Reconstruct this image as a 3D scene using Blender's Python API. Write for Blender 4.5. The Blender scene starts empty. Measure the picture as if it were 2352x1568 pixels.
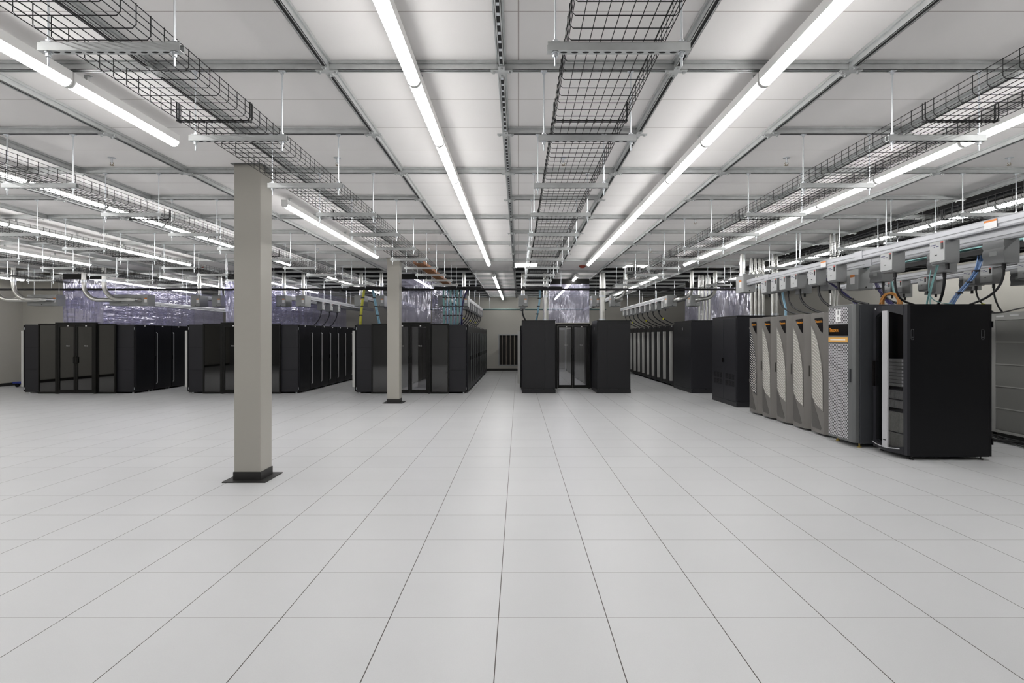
import bpy, math, random
from mathutils import Vector, Matrix
random.seed(7)
D = bpy.data
COL = bpy.context.scene.collection
SC = bpy.context.scene
# ------------------------------------------------------------------ camera
CAMZ = 1.577
cam_d = D.cameras.new('camera'); cam = D.objects.new('camera', cam_d); COL.objects.link(cam)
cam_d.sensor_width = 36.0; cam_d.lens = 1294.0/2352.0*36.0
cam_d.shift_x = -15.0/2352.0; cam_d.shift_y = -10.0/2352.0
cam_d.clip_start = 0.05; cam_d.clip_end = 200
cam.location = (0, 0, CAMZ); cam.rotation_euler = (math.pi/2, 0, 0)
SC.camera = cam
# ------------------------------------------------------------------ world, exposure
w = D.worlds.new('world'); SC.world = w; w.use_nodes = True
w.node_tree.nodes['Background'].inputs[0].default_value = (0.02, 0.02, 0.022, 1)
w.node_tree.nodes['Background'].inputs[1].default_value = 0.2
vs = SC.view_settings
vs.view_transform = 'Standard'; vs.look = 'None'; vs.gamma = 1.0; vs.use_curve_mapping = False
vs.exposure = 1.23
LAMP = 9.0
SC.cycles.use_light_tree = True
SC.cycles.max_bounces = 8; SC.cycles.diffuse_bounces = 5; SC.cycles.glossy_bounces = 4
SC.cycles.transparent_max_bounces = 24
SC.cycles.sample_clamp_indirect = 6.0
SC.cycles.caustics_reflective = False; SC.cycles.caustics_refractive = False

def P(px, py, Y):            # a pixel of the photograph at distance Y
    return Vector(((px-1191.0)/1294.0*Y, Y, CAMZ+(774.0-py)/1294.0*Y))

# ------------------------------------------------------------------ materials
MATS = {}
def mat(name, col, rough=0.5, metal=0.0, spec=0.5, noise=0.0, nscale=8.0, bump=0.0, bscale=40.0, coat=0.0):
    m = D.materials.new(name); m.use_nodes = True
    nt = m.node_tree; b = nt.nodes['Principled BSDF']
    b.inputs['Base Color'].default_value = (*col, 1)
    b.inputs['Roughness'].default_value = rough
    b.inputs['Metallic'].default_value = metal
    b.inputs['Specular IOR Level'].default_value = spec
    b.inputs['Coat Weight'].default_value = coat
    tc = nt.nodes.new('ShaderNodeTexCoord')
    if noise > 0:
        n = nt.nodes.new('ShaderNodeTexNoise'); n.inputs['Scale'].default_value = nscale; n.inputs['Detail'].default_value = 4
        nt.links.new(tc.outputs['Object'], n.inputs['Vector'])
        mx = nt.nodes.new('ShaderNodeMix'); mx.data_type = 'RGBA'
        mx.inputs[6].default_value = (*[c*(1-noise) for c in col], 1)
        mx.inputs[7].default_value = (*[min(1, c*(1+noise)) for c in col], 1)
        nt.links.new(n.outputs['Fac'], mx.inputs[0]); nt.links.new(mx.outputs[2], b.inputs['Base Color'])
    if bump > 0:
        n2 = nt.nodes.new('ShaderNodeTexNoise'); n2.inputs['Scale'].default_value = bscale
        nt.links.new(tc.outputs['Object'], n2.inputs['Vector'])
        bp = nt.nodes.new('ShaderNodeBump'); bp.inputs['Strength'].default_value = bump; bp.inputs['Distance'].default_value = 0.01
        nt.links.new(n2.outputs['Fac'], bp.inputs['Height']); nt.links.new(bp.outputs['Normal'], b.inputs['Normal'])
    MATS[name] = m
    return m

def mth(nt, op, a, b=None):
    n = nt.nodes.new('ShaderNodeMath'); n.operation = op
    for i, v in enumerate((a, b)):
        if v is None: continue
        if isinstance(v, (int, float)): n.inputs[i].default_value = v
        else: nt.links.new(v, n.inputs[i])
    return n.outputs[0]

def joint_fac(nt, coord, pitch, off, width):
    u = mth(nt, 'FRACT', mth(nt, 'DIVIDE', mth(nt, 'ADD', coord, 1000*pitch-off), pitch))
    d = mth(nt, 'MULTIPLY', mth(nt, 'MINIMUM', u, mth(nt, 'SUBTRACT', 1.0, u)), pitch)
    return mth(nt, 'LESS_THAN', d, width/2)

def tiled(name, base, jointcol, px, ox, py, oy, wx, wy, rough, speck, vary, warm=None):
    m = D.materials.new(name); m.use_nodes = True; nt = m.node_tree; b = nt.nodes['Principled BSDF']
    tc = nt.nodes.new('ShaderNodeTexCoord'); sp = nt.nodes.new('ShaderNodeSeparateXYZ')
    nt.links.new(tc.outputs['Object'], sp.inputs[0])
    jx = joint_fac(nt, sp.outputs[0], px, ox, wx); jy = joint_fac(nt, sp.outputs[1], py, oy, wy)
    j = mth(nt, 'MAXIMUM', jx, jy)
    fx = mth(nt, 'FLOOR', mth(nt, 'DIVIDE', mth(nt, 'ADD', sp.outputs[0], 1000*px-ox), px))
    fy = mth(nt, 'FLOOR', mth(nt, 'DIVIDE', mth(nt, 'ADD', sp.outputs[1], 1000*py-oy), py))
    cb = nt.nodes.new('ShaderNodeCombineXYZ'); nt.links.new(fx, cb.inputs[0]); nt.links.new(fy, cb.inputs[1])
    wn = nt.nodes.new('ShaderNodeTexWhiteNoise'); wn.noise_dimensions = '2D'; nt.links.new(cb.outputs[0], wn.inputs['Vector'])
    n1 = nt.nodes.new('ShaderNodeTexNoise'); n1.inputs['Scale'].default_value = 160; n1.inputs['Detail'].default_value = 3
    nt.links.new(tc.outputs['Object'], n1.inputs['Vector'])
    n2 = nt.nodes.new('ShaderNodeTexNoise'); n2.inputs['Scale'].default_value = 1.3; n2.inputs['Detail'].default_value = 3
    nt.links.new(tc.outputs['Object'], n2.inputs['Vector'])
    k = mth(nt, 'ADD', mth(nt, 'ADD', mth(nt, 'MULTIPLY', mth(nt, 'SUBTRACT', wn.outputs['Value'], .5), vary),
        mth(nt, 'MULTIPLY', mth(nt, 'SUBTRACT', n1.outputs['Fac'], .5), speck)),
        mth(nt, 'ADD', mth(nt, 'MULTIPLY', mth(nt, 'SUBTRACT', n2.outputs['Fac'], .5), 0.08), 1.0))
    vm = nt.nodes.new('ShaderNodeVectorMath'); vm.operation = 'SCALE'; vm.inputs[0].default_value = base
    nt.links.new(k, vm.inputs['Scale'])
    mx = nt.nodes.new('ShaderNodeMix'); mx.data_type = 'RGBA'
    nt.links.new(j, mx.inputs[0]); nt.links.new(vm.outputs[0], mx.inputs[6]); mx.inputs[7].default_value = (*jointcol, 1)
    nt.links.new(mx.outputs[2], b.inputs['Base Color'])
    b.inputs['Roughness'].default_value = rough
    b.inputs['Specular IOR Level'].default_value = 0.35
    MATS[name] = m
    return m

tiled('floor_tile', (0.61, 0.618, 0.628), (0.06, 0.05, 0.045), .6096, -0.113, .6096, 3.169, .0052, .0036, .38, .10, .03)
tiled('ceiling_panel', (0.90, 0.878, 0.868), (0.40, 0.35, 0.34), 99.0, 0.0, .6095, 3.897-.6095, .001, .005, .55, .02, .03)
mat('wall_paint', (0.54, 0.525, 0.475), .6, noise=.03, nscale=2, bump=.05, bscale=60)
mat('wall_neutral', (0.45, 0.45, 0.44), .6)
mat('column_paint', (0.40, 0.385, 0.345), .42, noise=.02, nscale=3)
mat('black_rubber', (0.018, 0.017, 0.016), .5)
mat('deck_dark', (0.02, 0.02, 0.021), .8)
mat('deck_grey', (0.13, 0.13, 0.135), .8)
mat('galvanised', (0.54, 0.555, 0.555), .42, .75, noise=.18, nscale=14)
mat('zinc', (0.70, 0.73, 0.76), .3, .85)
mat('slot_dark', (0.012, 0.012, 0.013), .7)
mat('wire_black', (0.006, 0.006, 0.007), .45, spec=.3)
mat('white_enamel', (0.78, 0.78, 0.77), .35)
mat('rack_black', (0.0035, 0.0035, 0.005), .36, spec=.3)
mat('rack_side', (0.016, 0.016, 0.020), .42, spec=.4)
mat('rack_door', (0.0030, 0.0030, 0.005), .42, spec=.25)
mat('frame_black', (0.005, 0.005, 0.004), .42, spec=.3)
mat('cabinet_charcoal', (0.015, 0.015, 0.017), .40, spec=.35, noise=.08, nscale=3)
mat('chrome', (0.75, 0.76, 0.77), .22, 1.0)
mat('silver', (0.55, 0.55, 0.57), .38, .3)
mat('pale_strip', (0.56, 0.56, 0.54), .4)
mat('bus_alu', (0.52, 0.53, 0.56), .38, .35)
mat('bus_groove', (0.30, 0.30, 0.32), .5, .3)
mat('box_grey', (0.36, 0.37, 0.37), .42, .15)
mat('box_pale', (0.44, 0.45, 0.455), .42)
mat('tap_dark', (0.24, 0.245, 0.25), .4, .2)
mat('conduit', (0.66, 0.66, 0.64), .28, .95, noise=.08, nscale=6)
mat('sticker_white', (0.85, 0.85, 0.85), .5)
mat('sticker_orange', (0.75, 0.25, 0.05), .5)
mat('sticker_blue', (0.06, 0.09, 0.40), .5)
mat('sticker_ink', (0.05, 0.05, 0.12), .5)
mat('breaker_red', (0.5, 0.05, 0.04), .5)
mat('cable_black', (0.012, 0.012, 0.014), .45)
mat('cable_blue', (0.08, 0.15, 0.30), .45)
mat('cable_teal', (0.20, 0.40, 0.40), .45)
mat('cable_pale_blue', (0.30, 0.52, 0.66), .45)
mat('cable_purple', (0.04, 0.035, 0.12), .45)
mat('cable_yellow', (0.62, 0.60, 0.08), .45)
mat('cable_orange', (0.50, 0.23, 0.06), .45)
mat('fibre_orange', (0.36, 0.13, 0.03), .5)
mat('tag_yellow', (0.75, 0.75, 0.05), .5)
mat('tower_bronze', (0.165, 0.156, 0.145), .34)
mat('tower_dark', (0.09, 0.085, 0.078), .45, bump=.3, bscale=200)
mat('vent_pale', (0.36, 0.355, 0.32), .45)
mat('vent_dark', (0.012, 0.014, 0.022), .35)
mat('vent_rib', (0.60, 0.59, 0.56), .35)
mat('badge_black', (0.006, 0.005, 0.005), .2)
mat('logo_orange', (0.80, 0.32, 0.03), .5)
mat('label_orange', (0.72, 0.40, 0.10), .45)
mat('cab_grey', (0.125, 0.13, 0.13), .38)
mat('cab_slate', (0.055, 0.058, 0.064), .35)
mat('brass', (0.55, 0.42, 0.12), .35, .8)
mat('pale_cabinet', (0.48, 0.48, 0.46), .45)
mat('pale_mesh', (0.27, 0.27, 0.255), .4, bump=.2, bscale=400)
mat('server_grey', (0.20, 0.20, 0.20), .4, .3, noise=.5, nscale=60)
mat('server_dark', (0.045, 0.045, 0.05), .4, noise=.6, nscale=50)
mat('server_pale', (0.28, 0.28, 0.26), .4, .3, noise=.4, nscale=40)
mat('sprinkler_brass', (0.30, 0.24, 0.16), .4, .6)
mat('detector_red', (0.33, 0.05, 0.03), .5)
mat('grille_dark', (0.02, 0.018, 0.016), .7)
mat('grille_bar', (0.62, 0.55, 0.46), .5)
mat('blue_paint', (0.03, 0.05, 0.30), .4)
mat('logo_grey', (0.5, 0.5, 0.5), .5)

def emis(name, col, s):
    m = D.materials.new(name); m.use_nodes = True; nt = m.node_tree
    b = nt.nodes['Principled BSDF']; b.inputs['Base Color'].default_value = (.8, .8, .8, 1)
    b.inputs['Emission Color'].default_value = (*col, 1); b.inputs['Emission Strength'].default_value = s
    MATS[name] = m
emis('lens_glow', (1.0, 0.985, 0.965), LAMP)
emis('troffer_glow', (1.0, 0.985, 0.955), 5.0)

def perf():
    m = D.materials.new('perforated_white'); m.use_nodes = True; nt = m.node_tree; b = nt.nodes['Principled BSDF']
    tc = nt.nodes.new('ShaderNodeTexCoord'); sp = nt.nodes.new('ShaderNodeSeparateXYZ'); nt.links.new(tc.outputs['Object'], sp.inputs[0])
    p, q = .040, .052
    def dots(o):
        u = mth(nt, 'MULTIPLY', mth(nt, 'SUBTRACT', mth(nt, 'FRACT', mth(nt, 'ADD', mth(nt, 'DIVIDE', sp.outputs[1], p), 100+o)), .5), p)
        v = mth(nt, 'MULTIPLY', mth(nt, 'SUBTRACT', mth(nt, 'FRACT', mth(nt, 'ADD', mth(nt, 'DIVIDE', sp.outputs[2], q), 100+o)), .5), q)
        return mth(nt, 'LESS_THAN', mth(nt, 'ADD', mth(nt, 'MULTIPLY', u, u), mth(nt, 'MULTIPLY', v, v)), .0122**2)
    f = mth(nt, 'MAXIMUM', dots(0), dots(.5))
    mx = nt.nodes.new('ShaderNodeMix'); mx.data_type = 'RGBA'; nt.links.new(f, mx.inputs[0])
    mx.inputs[6].default_value = (.60, .60, .62, 1); mx.inputs[7].default_value = (.012, .012, .015, 1)
    nt.links.new(mx.outputs[2], b.inputs['Base Color']); b.inputs['Roughness'].default_value = .4
    MATS['perforated_white'] = m
perf()

def schlick(nt, normal=None):
    lw = nt.nodes.new('ShaderNodeLayerWeight'); lw.inputs['Blend'].default_value = .5
    if normal: nt.links.new(normal, lw.inputs['Normal'])
    return mth(nt, 'ADD', mth(nt, 'MULTIPLY', mth(nt, 'POWER', lw.outputs['Facing'], 5.0), .95), .04)
def smoked(name, tint, glossfac, rough=.03):
    m = D.materials.new(name); m.use_nodes = True; nt = m.node_tree; nt.nodes.remove(nt.nodes['Principled BSDF'])
    out = [n for n in nt.nodes if n.type == 'OUTPUT_MATERIAL'][0]
    tr = nt.nodes.new('ShaderNodeBsdfTransparent'); tr.inputs[0].default_value = (*tint, 1)
    gl = nt.nodes.new('ShaderNodeBsdfGlossy'); gl.inputs['Roughness'].default_value = rough
    f = mth(nt, 'MAXIMUM', mth(nt, 'ADD', schlick(nt), glossfac), 0.0)
    mx = nt.nodes.new('ShaderNodeMixShader'); nt.links.new(f, mx.inputs[0]); nt.links.new(tr.outputs[0], mx.inputs[1]); nt.links.new(gl.outputs[0], mx.inputs[2])
    nt.links.new(mx.outputs[0], out.inputs[0]); MATS[name] = m
smoked('smoked_glass', (.10, .10, .105), .09)
smoked('clear_glass', (.84, .84, .86), .07)
smoked('rack_glass', (.72, .72, .72), -.02)

def plastic(name, sc_):
    m = D.materials.new(name); m.use_nodes = True; nt = m.node_tree; nt.nodes.remove(nt.nodes['Principled BSDF'])
    out = [n for n in nt.nodes if n.type == 'OUTPUT_MATERIAL'][0]
    tc = nt.nodes.new('ShaderNodeTexCoord')
    mp = nt.nodes.new('ShaderNodeMapping'); mp.inputs['Scale'].default_value = sc_; nt.links.new(tc.outputs['Object'], mp.inputs[0])
    n = nt.nodes.new('ShaderNodeTexNoise'); n.inputs['Scale'].default_value = 1.8; n.inputs['Detail'].default_value = 2; n.inputs['Distortion'].default_value = .15
    nt.links.new(mp.outputs[0], n.inputs['Vector'])
    bp = nt.nodes.new('ShaderNodeBump'); bp.inputs['Strength'].default_value = .7; bp.inputs['Distance'].default_value = .08
    nt.links.new(n.outputs['Fac'], bp.inputs['Height'])
    tr = nt.nodes.new('ShaderNodeBsdfTransparent'); tr.inputs[0].default_value = (.74, .73, .93, 1)
    gl = nt.nodes.new('ShaderNodeBsdfGlossy'); gl.inputs['Roughness'].default_value = .09; gl.inputs[0].default_value = (.9, .9, 1, 1)
    df = nt.nodes.new('ShaderNodeBsdfDiffuse'); df.inputs[0].default_value = (.60, .59, .78, 1)
    nt.links.new(bp.outputs[0], gl.inputs['Normal'])
    m1 = nt.nodes.new('ShaderNodeMixShader'); m1.inputs[0].default_value = .36
    nt.links.new(tr.outputs[0], m1.inputs[1]); nt.links.new(df.outputs[0], m1.inputs[2])
    f = mth(nt, 'MINIMUM', mth(nt, 'ADD', schlick(nt, bp.outputs[0]), .22), .6)
    m2 = nt.nodes.new('ShaderNodeMixShader'); nt.links.new(f, m2.inputs[0]); nt.links.new(m1.outputs[0], m2.inputs[1]); nt.links.new(gl.outputs[0], m2.inputs[2])
    nt.links.new(m2.outputs[0], out.inputs[0]); MATS[name] = m
plastic('plastic_sheet', (4.5, 1.2, .7))
plastic('plastic_stretched', (3, .8, 5))

# ------------------------------------------------------------------ mesh builder
class MB:
    def __init__(s): s.v = []; s.f = []; s.mi = []
    def add(s, vs, fs, k=0):
        n = len(s.v); s.v += [tuple(p) for p in vs]; s.f += [tuple(i+n for i in f) for f in fs]; s.mi += [k]*len(fs); return s
    def box(s, x0, x1, y0, y1, z0, z1, k=0):
        return s.add([(x0,y0,z0),(x1,y0,z0),(x1,y1,z0),(x0,y1,z0),(x0,y0,z1),(x1,y0,z1),(x1,y1,z1),(x0,y1,z1)],
            [(3,2,1,0),(4,5,6,7),(0,1,5,4),(1,2,6,5),(2,3,7,6),(3,0,4,7)], k)
    def tube(s, pts, r, n=8, k=0, cap=True):
        pts = [Vector(p) for p in pts]; m = len(pts); vs = []; up = None
        for i, p in enumerate(pts):
            t = (pts[min(i+1, m-1)]-pts[max(i-1, 0)]).normalized()
            if up is None:
                up = Vector((0,0,1)) if abs(t.z) < .9 else Vector((1,0,0))
            a = t.cross(up)
            if a.length < 1e-4: a = t.cross(Vector((0,1,0)))
            a.normalize(); b = a.cross(t).normalized(); up = b
            for j in range(n):
                th = 2*math.pi*(j+.5)/n; vs.append(p+a*(r*math.cos(th))+b*(r*math.sin(th)))
        fs = []
        for i in range(m-1):
            for j in range(n):
                fs.append((i*n+j, i*n+(j+1)%n, (i+1)*n+(j+1)%n, (i+1)*n+j))
        if cap: fs += [tuple(reversed(range(n))), tuple((m-1)*n+j for j in range(n))]
        return s.add(vs, fs, k)
    def cyl(s, a, b, r, n=12, k=0): return s.tube([a, b], r, n, k)
    def prism(s, prof, axis, a, b, k=0):
        # prof: 2-D points in the two other axes, in xyz order
        def mk(u, v, t): return {'x': (t,u,v), 'y': (u,t,v), 'z': (u,v,t)}[axis]
        n = len(prof)
        vs = [mk(u, v, a) for u, v in prof]+[mk(u, v, b) for u, v in prof]
        fs = [(i, (i+1)%n, n+(i+1)%n, n+i) for i in range(n)]+[tuple(reversed(range(n))), tuple(range(n, 2*n))]
        return s.add(vs, fs, k)
    def mesh(s, name, mats, smooth=False):
        me = D.meshes.new(name); me.from_pydata(s.v, [], s.f)
        for m in (mats if isinstance(mats, (list, tuple)) else [mats]): me.materials.append(MATS[m])
        if any(s.mi): me.polygons.foreach_set('material_index', s.mi)
        me.update()
        import bmesh
        bm = bmesh.new(); bm.from_mesh(me); bmesh.ops.recalc_face_normals(bm, faces=bm.faces); bm.to_mesh(me); bm.free()
        if smooth:
            me.polygons.foreach_set('use_smooth', [True]*len(me.polygons))
            try: me.set_sharp_from_angle(angle=math.radians(40))
            except Exception: pass
        return me
    def build(s, name, mats, parent=None, smooth=False, bevel=0.0, loc=None):
        o = D.objects.new(name, s.mesh(name, mats, smooth)); COL.objects.link(o)
        if parent: o.parent = parent
        if loc: o.location = loc
        if bevel:
            b = o.modifiers.new('bevel', 'BEVEL'); b.width = bevel; b.segments = 2; b.limit_method = 'ANGLE'
        return o

def tag(o, label=None, cat=None, group=None, kind=None):
    if label: o['label'] = label
    if cat: o['category'] = cat
    if group: o['group'] = group
    if kind: o['kind'] = kind
    return o
def empty(name, loc=(0,0,0), rz=0.0):
    o = D.objects.new(name, None); COL.objects.link(o); o.location = loc; o.rotation_euler = (0,0,rz); o.empty_display_size = .1
    return o
def kids(o): return [c for c in D.objects if c.parent == o]
KID = {}
def copy_tree(o, parent=None):
    c = o.copy(); COL.objects.link(c); c.parent = parent
    if o.name not in KID: KID[o.name] = kids(o)
    for ch in KID[o.name]: copy_tree(ch, c)
    return c
class Proto:
    """first placement moves the template itself, every later one is a copy"""
    def __init__(s, root): s.r = root; s.used = False
    def put(s, loc, rz=0.0, label=None, group=None, cat=None):
        o = copy_tree(s.r) if s.used else s.r
        s.used = True
        o.location = loc; o.rotation_euler = (0,0,rz)
        return tag(o, label, cat, group)
ORD = ['nearest', 'second', 'third', 'fourth', 'fifth', 'sixth', 'seventh', 'eighth', 'ninth', 'tenth', 'eleventh', 'twelfth',
       'thirteenth', 'fourteenth', 'fifteenth', 'sixteenth', 'seventeenth', 'eighteenth', 'nineteenth', 'twentieth', 'twenty-first']
def arc(c, r, a0, a1, u, v, n=8):
    c = Vector(c); u = Vector(u); v = Vector(v)
    return [c+u*(r*math.cos(a0+(a1-a0)*i/n))+v*(r*math.sin(a0+(a1-a0)*i/n)) for i in range(n+1)]
def bez(p0, p1, p2, p3, n=14):
    p0, p1, p2, p3 = map(Vector, (p0, p1, p2, p3)); r = []
    for i in range(n+1):
        t = i/n; q = 1-t; r.append(p0*q**3+p1*3*q*q*t+p2*3*q*t*t+p3*t**3)
    return r
# ================================================================== THE SETTING
XL, XR_, YN, YF = -16.5, 10.6, -0.75, 26.5
GZ = 3.417            # underside of the ceiling channels
CZ = 3.477            # underside of the ceiling panels
TOP = 4.7
def struct(name, mb, m, **k):
    o = mb.build(name, m, **k); o['kind'] = 'structure'; return o
struct('floor', MB().box(XL-.2, XR_+.2, YN-.2, YF+.2, -.05, 0), 'floor_tile')
def SX(k): return -0.117+1.205*k
def RY(j): return 3.897+1.219*j
YO = RY(9)+.62         # beyond this only the lit bays keep their panels
cm = MB().box(XL, SX(5)-.02, YN, YO, CZ, CZ+.03)
for k in (-13, -11, -9, -7, -5, -3, -1, 1, 3):
    cm.box(max(SX(k)+.02, XL), SX(k+1)-.02, YO, YF, CZ, CZ+.03)
struct('ceiling', cm, 'ceiling_panel')
struct('ceiling_deck', MB().box(XL-.2, XR_+.2, YN-.2, YF+.2, TOP, TOP+.1), 'deck_grey')
struct('wall_left', MB().box(XL-.2, XL, YN, 18.75, 0, TOP), 'wall_paint')
struct('wall_jog', MB().box(XL-.2, -14.35, 18.75, 18.95, 0, TOP).box(-14.55, -14.35, 18.95, YF, 0, TOP), 'wall_paint')
struct('wall_right', MB().box(XR_, XR_+.2, YN, YF, 0, TOP), 'wall_paint')
wb = MB().box(-14.35, -.95, YF, YF+.2, 0, TOP).box(.17, XR_, YF, YF+.2, 0, TOP).box(-.95, .17, YF, YF+.2, 0, .22).box(-.95, .17, YF, YF+.2, 1.72, TOP)
struct('wall_back', wb, 'wall_paint')
struct('wall_front', MB().box(XL, XR_, YN-.2, YN, 0, TOP), 'wall_neutral')
struct('wall_right_upper', MB().box(XR_-.02, XR_, YN, YF, 3.6, TOP), 'deck_dark')
struct('wall_back_upper', MB().box(-14.3, XR_-.02, YF-.02, YF, 3.55, TOP), 'deck_grey')
struct('baseboard_left', MB().box(XL, XL+.015, YN, 18.75, 0, .1).box(XL, -14.35, 18.735, 18.75, 0, .1), 'black_rubber')
struct('baseboard_back', MB().box(-14.35, XR_, YF-.015, YF, 0, .1), 'black_rubber')
struct('baseboard_right', MB().box(XR_-.015, XR_, YN, YF, 0, .1), 'black_rubber')
# ceiling channels: a slot facing down, filled dark for its shade, a lipped flange on top
def chan_y(x, y0, y1, mb):      # runs along Y
    mb.box(x-.0205, x-.0175, y0, y1, GZ, GZ+.041); mb.box(x+.0175, x+.0205, y0, y1, GZ, GZ+.041)
    mb.box(x-.0205, x-.011, y0, y1, GZ, GZ+.003); mb.box(x+.011, x+.0205, y0, y1, GZ, GZ+.003)
    mb.box(x-.033, x+.033, y0, y1, GZ+.041, CZ)
    mb.box(x-.0174, x+.0174, y0, y1, GZ+.0035, GZ+.034, 1)
def chan_x(y, x0, x1, mb):
    mb.box(x0, x1, y-.0205, y-.0175, GZ, GZ+.041); mb.box(x0, x1, y+.0175, y+.0205, GZ, GZ+.041)
    mb.box(x0, x1, y-.0205, y-.011, GZ, GZ+.003); mb.box(x0, x1, y+.011, y+.0205, GZ, GZ+.003)
    mb.box(x0, x1, y-.033, y+.033, GZ+.041, CZ)
    mb.box(x0, x1, y-.0174, y+.0174, GZ+.0035, GZ+.034, 1)
n = 1
for k in range(-13, 9):
    mb = MB(); chan_y(SX(k), YN+.02, YF-.02, mb)
    if k == 0:
        for i in range(220):
            y = 1.5+.1*i; mb.box(SX(k)-.009, SX(k)+.009, y, y+.03, GZ+.001, GZ+.003, 2)
    o = struct('trim_%d' % n, mb, ['galvanised', 'slot_dark', 'zinc']); n += 1
    tag(o, None); o.name = 'trim_%d' % (n-1)
for j in range(-3, 19):
    mb = MB()
    for k in range(-13, 8):
        lit = (k % 2 == 1)
        if lit and j % 2 == 1 and RY(j) < YO: continue
        chan_x(RY(j), SX(k)+.021, SX(k+1)-.021, mb)
    struct('trim_%d' % n, mb, ['galvanised', 'slot_dark']); n += 1
# joint plates where channels meet
jp = MB()
jp.box(-.075, .075, -.022, .022, -.006, 0).box(-.022, .022, -.075, .075, -.006, 0)
for x, y in ((-.055,0),(.055,0),(0,-.055),(0,.055)): jp.cyl((x,y,-.018), (x,y,-.005), .010, 6)
jm = jp.mesh('joint_plate', 'galvanised')
for k in range(-7, 7):
    for j in range(-1, 10):
        if k % 2 == 1 or True:
            if abs(SX(k)) > RY(j)*.95: continue
            o = D.objects.new('joint_plate', jm); COL.objects.link(o); o.location = (SX(k), RY(j), GZ)
            o['kind'] = 'structure'

# return-air grille in the back wall
g = empty('wall_grille', (-.39, YF, .22))
tag(g, 'dark return air grille with pale vertical bars, set low in the back wall', 'air grille')
fm = MB().box(-.56, -.51, -.02, .03, 0, 1.5).box(.51, .56, -.02, .03, 0, 1.5).box(-.51, .51, -.02, .03, 0, .06).box(-.51, .51, -.02, .03, 1.44, 1.5)
fm.build('frame', 'box_pale', g)
MB().box(-.51, .51, .12, .14, .06, 1.44).build('backing', 'grille_dark', g)
for i in range(5): MB().box(-.38+.19*i-.009, -.38+.19*i+.009, 0, .02, .06, 1.44).build('bar', 'grille_bar', g)

# ------------------------------------------------------------------ columns
def column(x, y, label):
    r = empty('support_column', (x, y, 0)); tag(r, label, 'column', 'painted steel columns')
    MB().box(-.145, .145, -.14, .14, .012, CZ).build('shaft', 'column_paint', r, bevel=.004)
    b = MB().box(-.153, .153, -.148, .148, .012, .10); b.build('base_trim', 'black_rubber', r)
    MB().box(-.235, .235, -.225, .225, 0, .012).build('floor_plate', 'black_rubber', r)
    MB().box(-.172, .172, -.17, .17, CZ-.006, CZ).build('ceiling_collar', 'cab_grey', r)
column(-2.975, 6.32, 'tall square beige column standing nearest the camera on the bare floor')
column(-3.0, 13.62, 'square beige column standing just in front of the glass aisle doors')

# ================================================================== LIGHTS
L = 1.205
def fixture():
    r = empty('tube_light')
    MB().box(-.042, .042, -L/2, L/2, .042, .105).build('housing', 'white_enamel', r)
    lens = []
    for i in range(13):
        a = math.radians(180+180*i/12)
        lens.append((.041*math.cos(a), .041+.041*math.sin(a)))
    MB().prism(lens, 'y', -L/2+.012, L/2-.012).build('lens', 'lens_glow', r, smooth=True)
    for s in (-1, 1):
        cp = [(.0435*math.cos(math.radians(180+180*i/12)), .0425+.0435*math.sin(math.radians(180+180*i/12))) for i in range(13)]
        MB().prism(cp, 'y', s*(L/2-.006)-.006, s*(L/2-.006)+.006).build('end_cap', 'white_enamel', r)
    MB().box(-.012, .012, -.45, -.42, .105, .162).box(-.012, .03, -.45, -.42, .158, .162).build('bracket', 'galvanised', r)
    return r
FX = Proto(fixture())
LZ = 3.293
rows = [  # centre x, name of row, runs (start, number)
 (-.717, 'in the row just left of centre', [(3.877-5*1.22, 13), (16.2, 8)]),
 (1.690, 'in the row just right of centre', [(3.877-5*1.22, 13), (16.2, 8)]),
 (4.02, 'in the row beside the right wire tray', [(3.877-5*1.22, 13), (16.2, 7)]),
 (6.43, 'in the row over the right-hand busways', [(3.9, 12)]),
 (-3.10, 'in the broken row above the columns', [(5.10-7*1.22, 7), (7.46, 4), (16.2, 4)]),
 (-5.53, 'in the first row left of the columns', [(3.877-2*1.22, 10), (16.2, 5)]),
 (-7.95, 'in the second row left of the columns', [(3.877-1*1.22, 9), (16.2, 5)]),
 (-10.36, 'in the third row left of the columns', [(3.877+1*1.22, 7), (16.2, 5)]),
 (-12.78, 'in the far left row', [(3.877+3*1.22, 5), (16.2, 5)]),
 (-15.19, 'in the row along the left wall', [(3.877+5*1.22, 6)]),
 (9.56, 'in the added row beside the right wall', [(3.9, 10)]),  # row added to brighten the dim right wall
]
for x, rn, runs in rows:
    i = 0
    for y0, cnt in runs:
        for q in range(cnt):
            y = y0+L/2+1.22*q
            if y-L/2 < YN+.1: continue
            if y-L/2 > 2.2 or True:
                vis = LZ-CAMZ < (774/1294.0)*(y+.6)
                if vis:
                    lab = 'glowing white tube light %s, %s from the camera' % (rn, ORD[i] if i < len(ORD) else 'last'); i += 1
                else:
                    lab = 'white tube light %s, overhead out of the picture' % rn
                FX.put((x, y, LZ), 0, lab, 'strip lights '+rn, 'light')
# lamps nearer the front of the big room, behind the camera line, keep the floor evenly lit
def troffer(x, y, label):
    r = empty('ceiling_panel_light', (x, y, CZ-.03)); tag(r, label, 'light', 'square panel lights')
    MB().box(-.30, .30, -.30, .30, .008, .03).box(-.30,-.285,-.30,.30,0,.008).box(.285,.30,-.30,.30,0,.008).box(-.285,.285,-.30,-.285,0,.008).box(-.285,.285,.285,.30,0,.008).build('frame', 'white_enamel', r)
    MB().box(-.284, .284, -.284, .284, .001, .008).build('diffuser', 'troffer_glow', r)
troffer(.19, 14.55, 'flat square panel light under the far end of the centre wire tray')
troffer(3.1, 14.95, 'flat square panel light behind the far end of the right wire tray')

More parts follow.
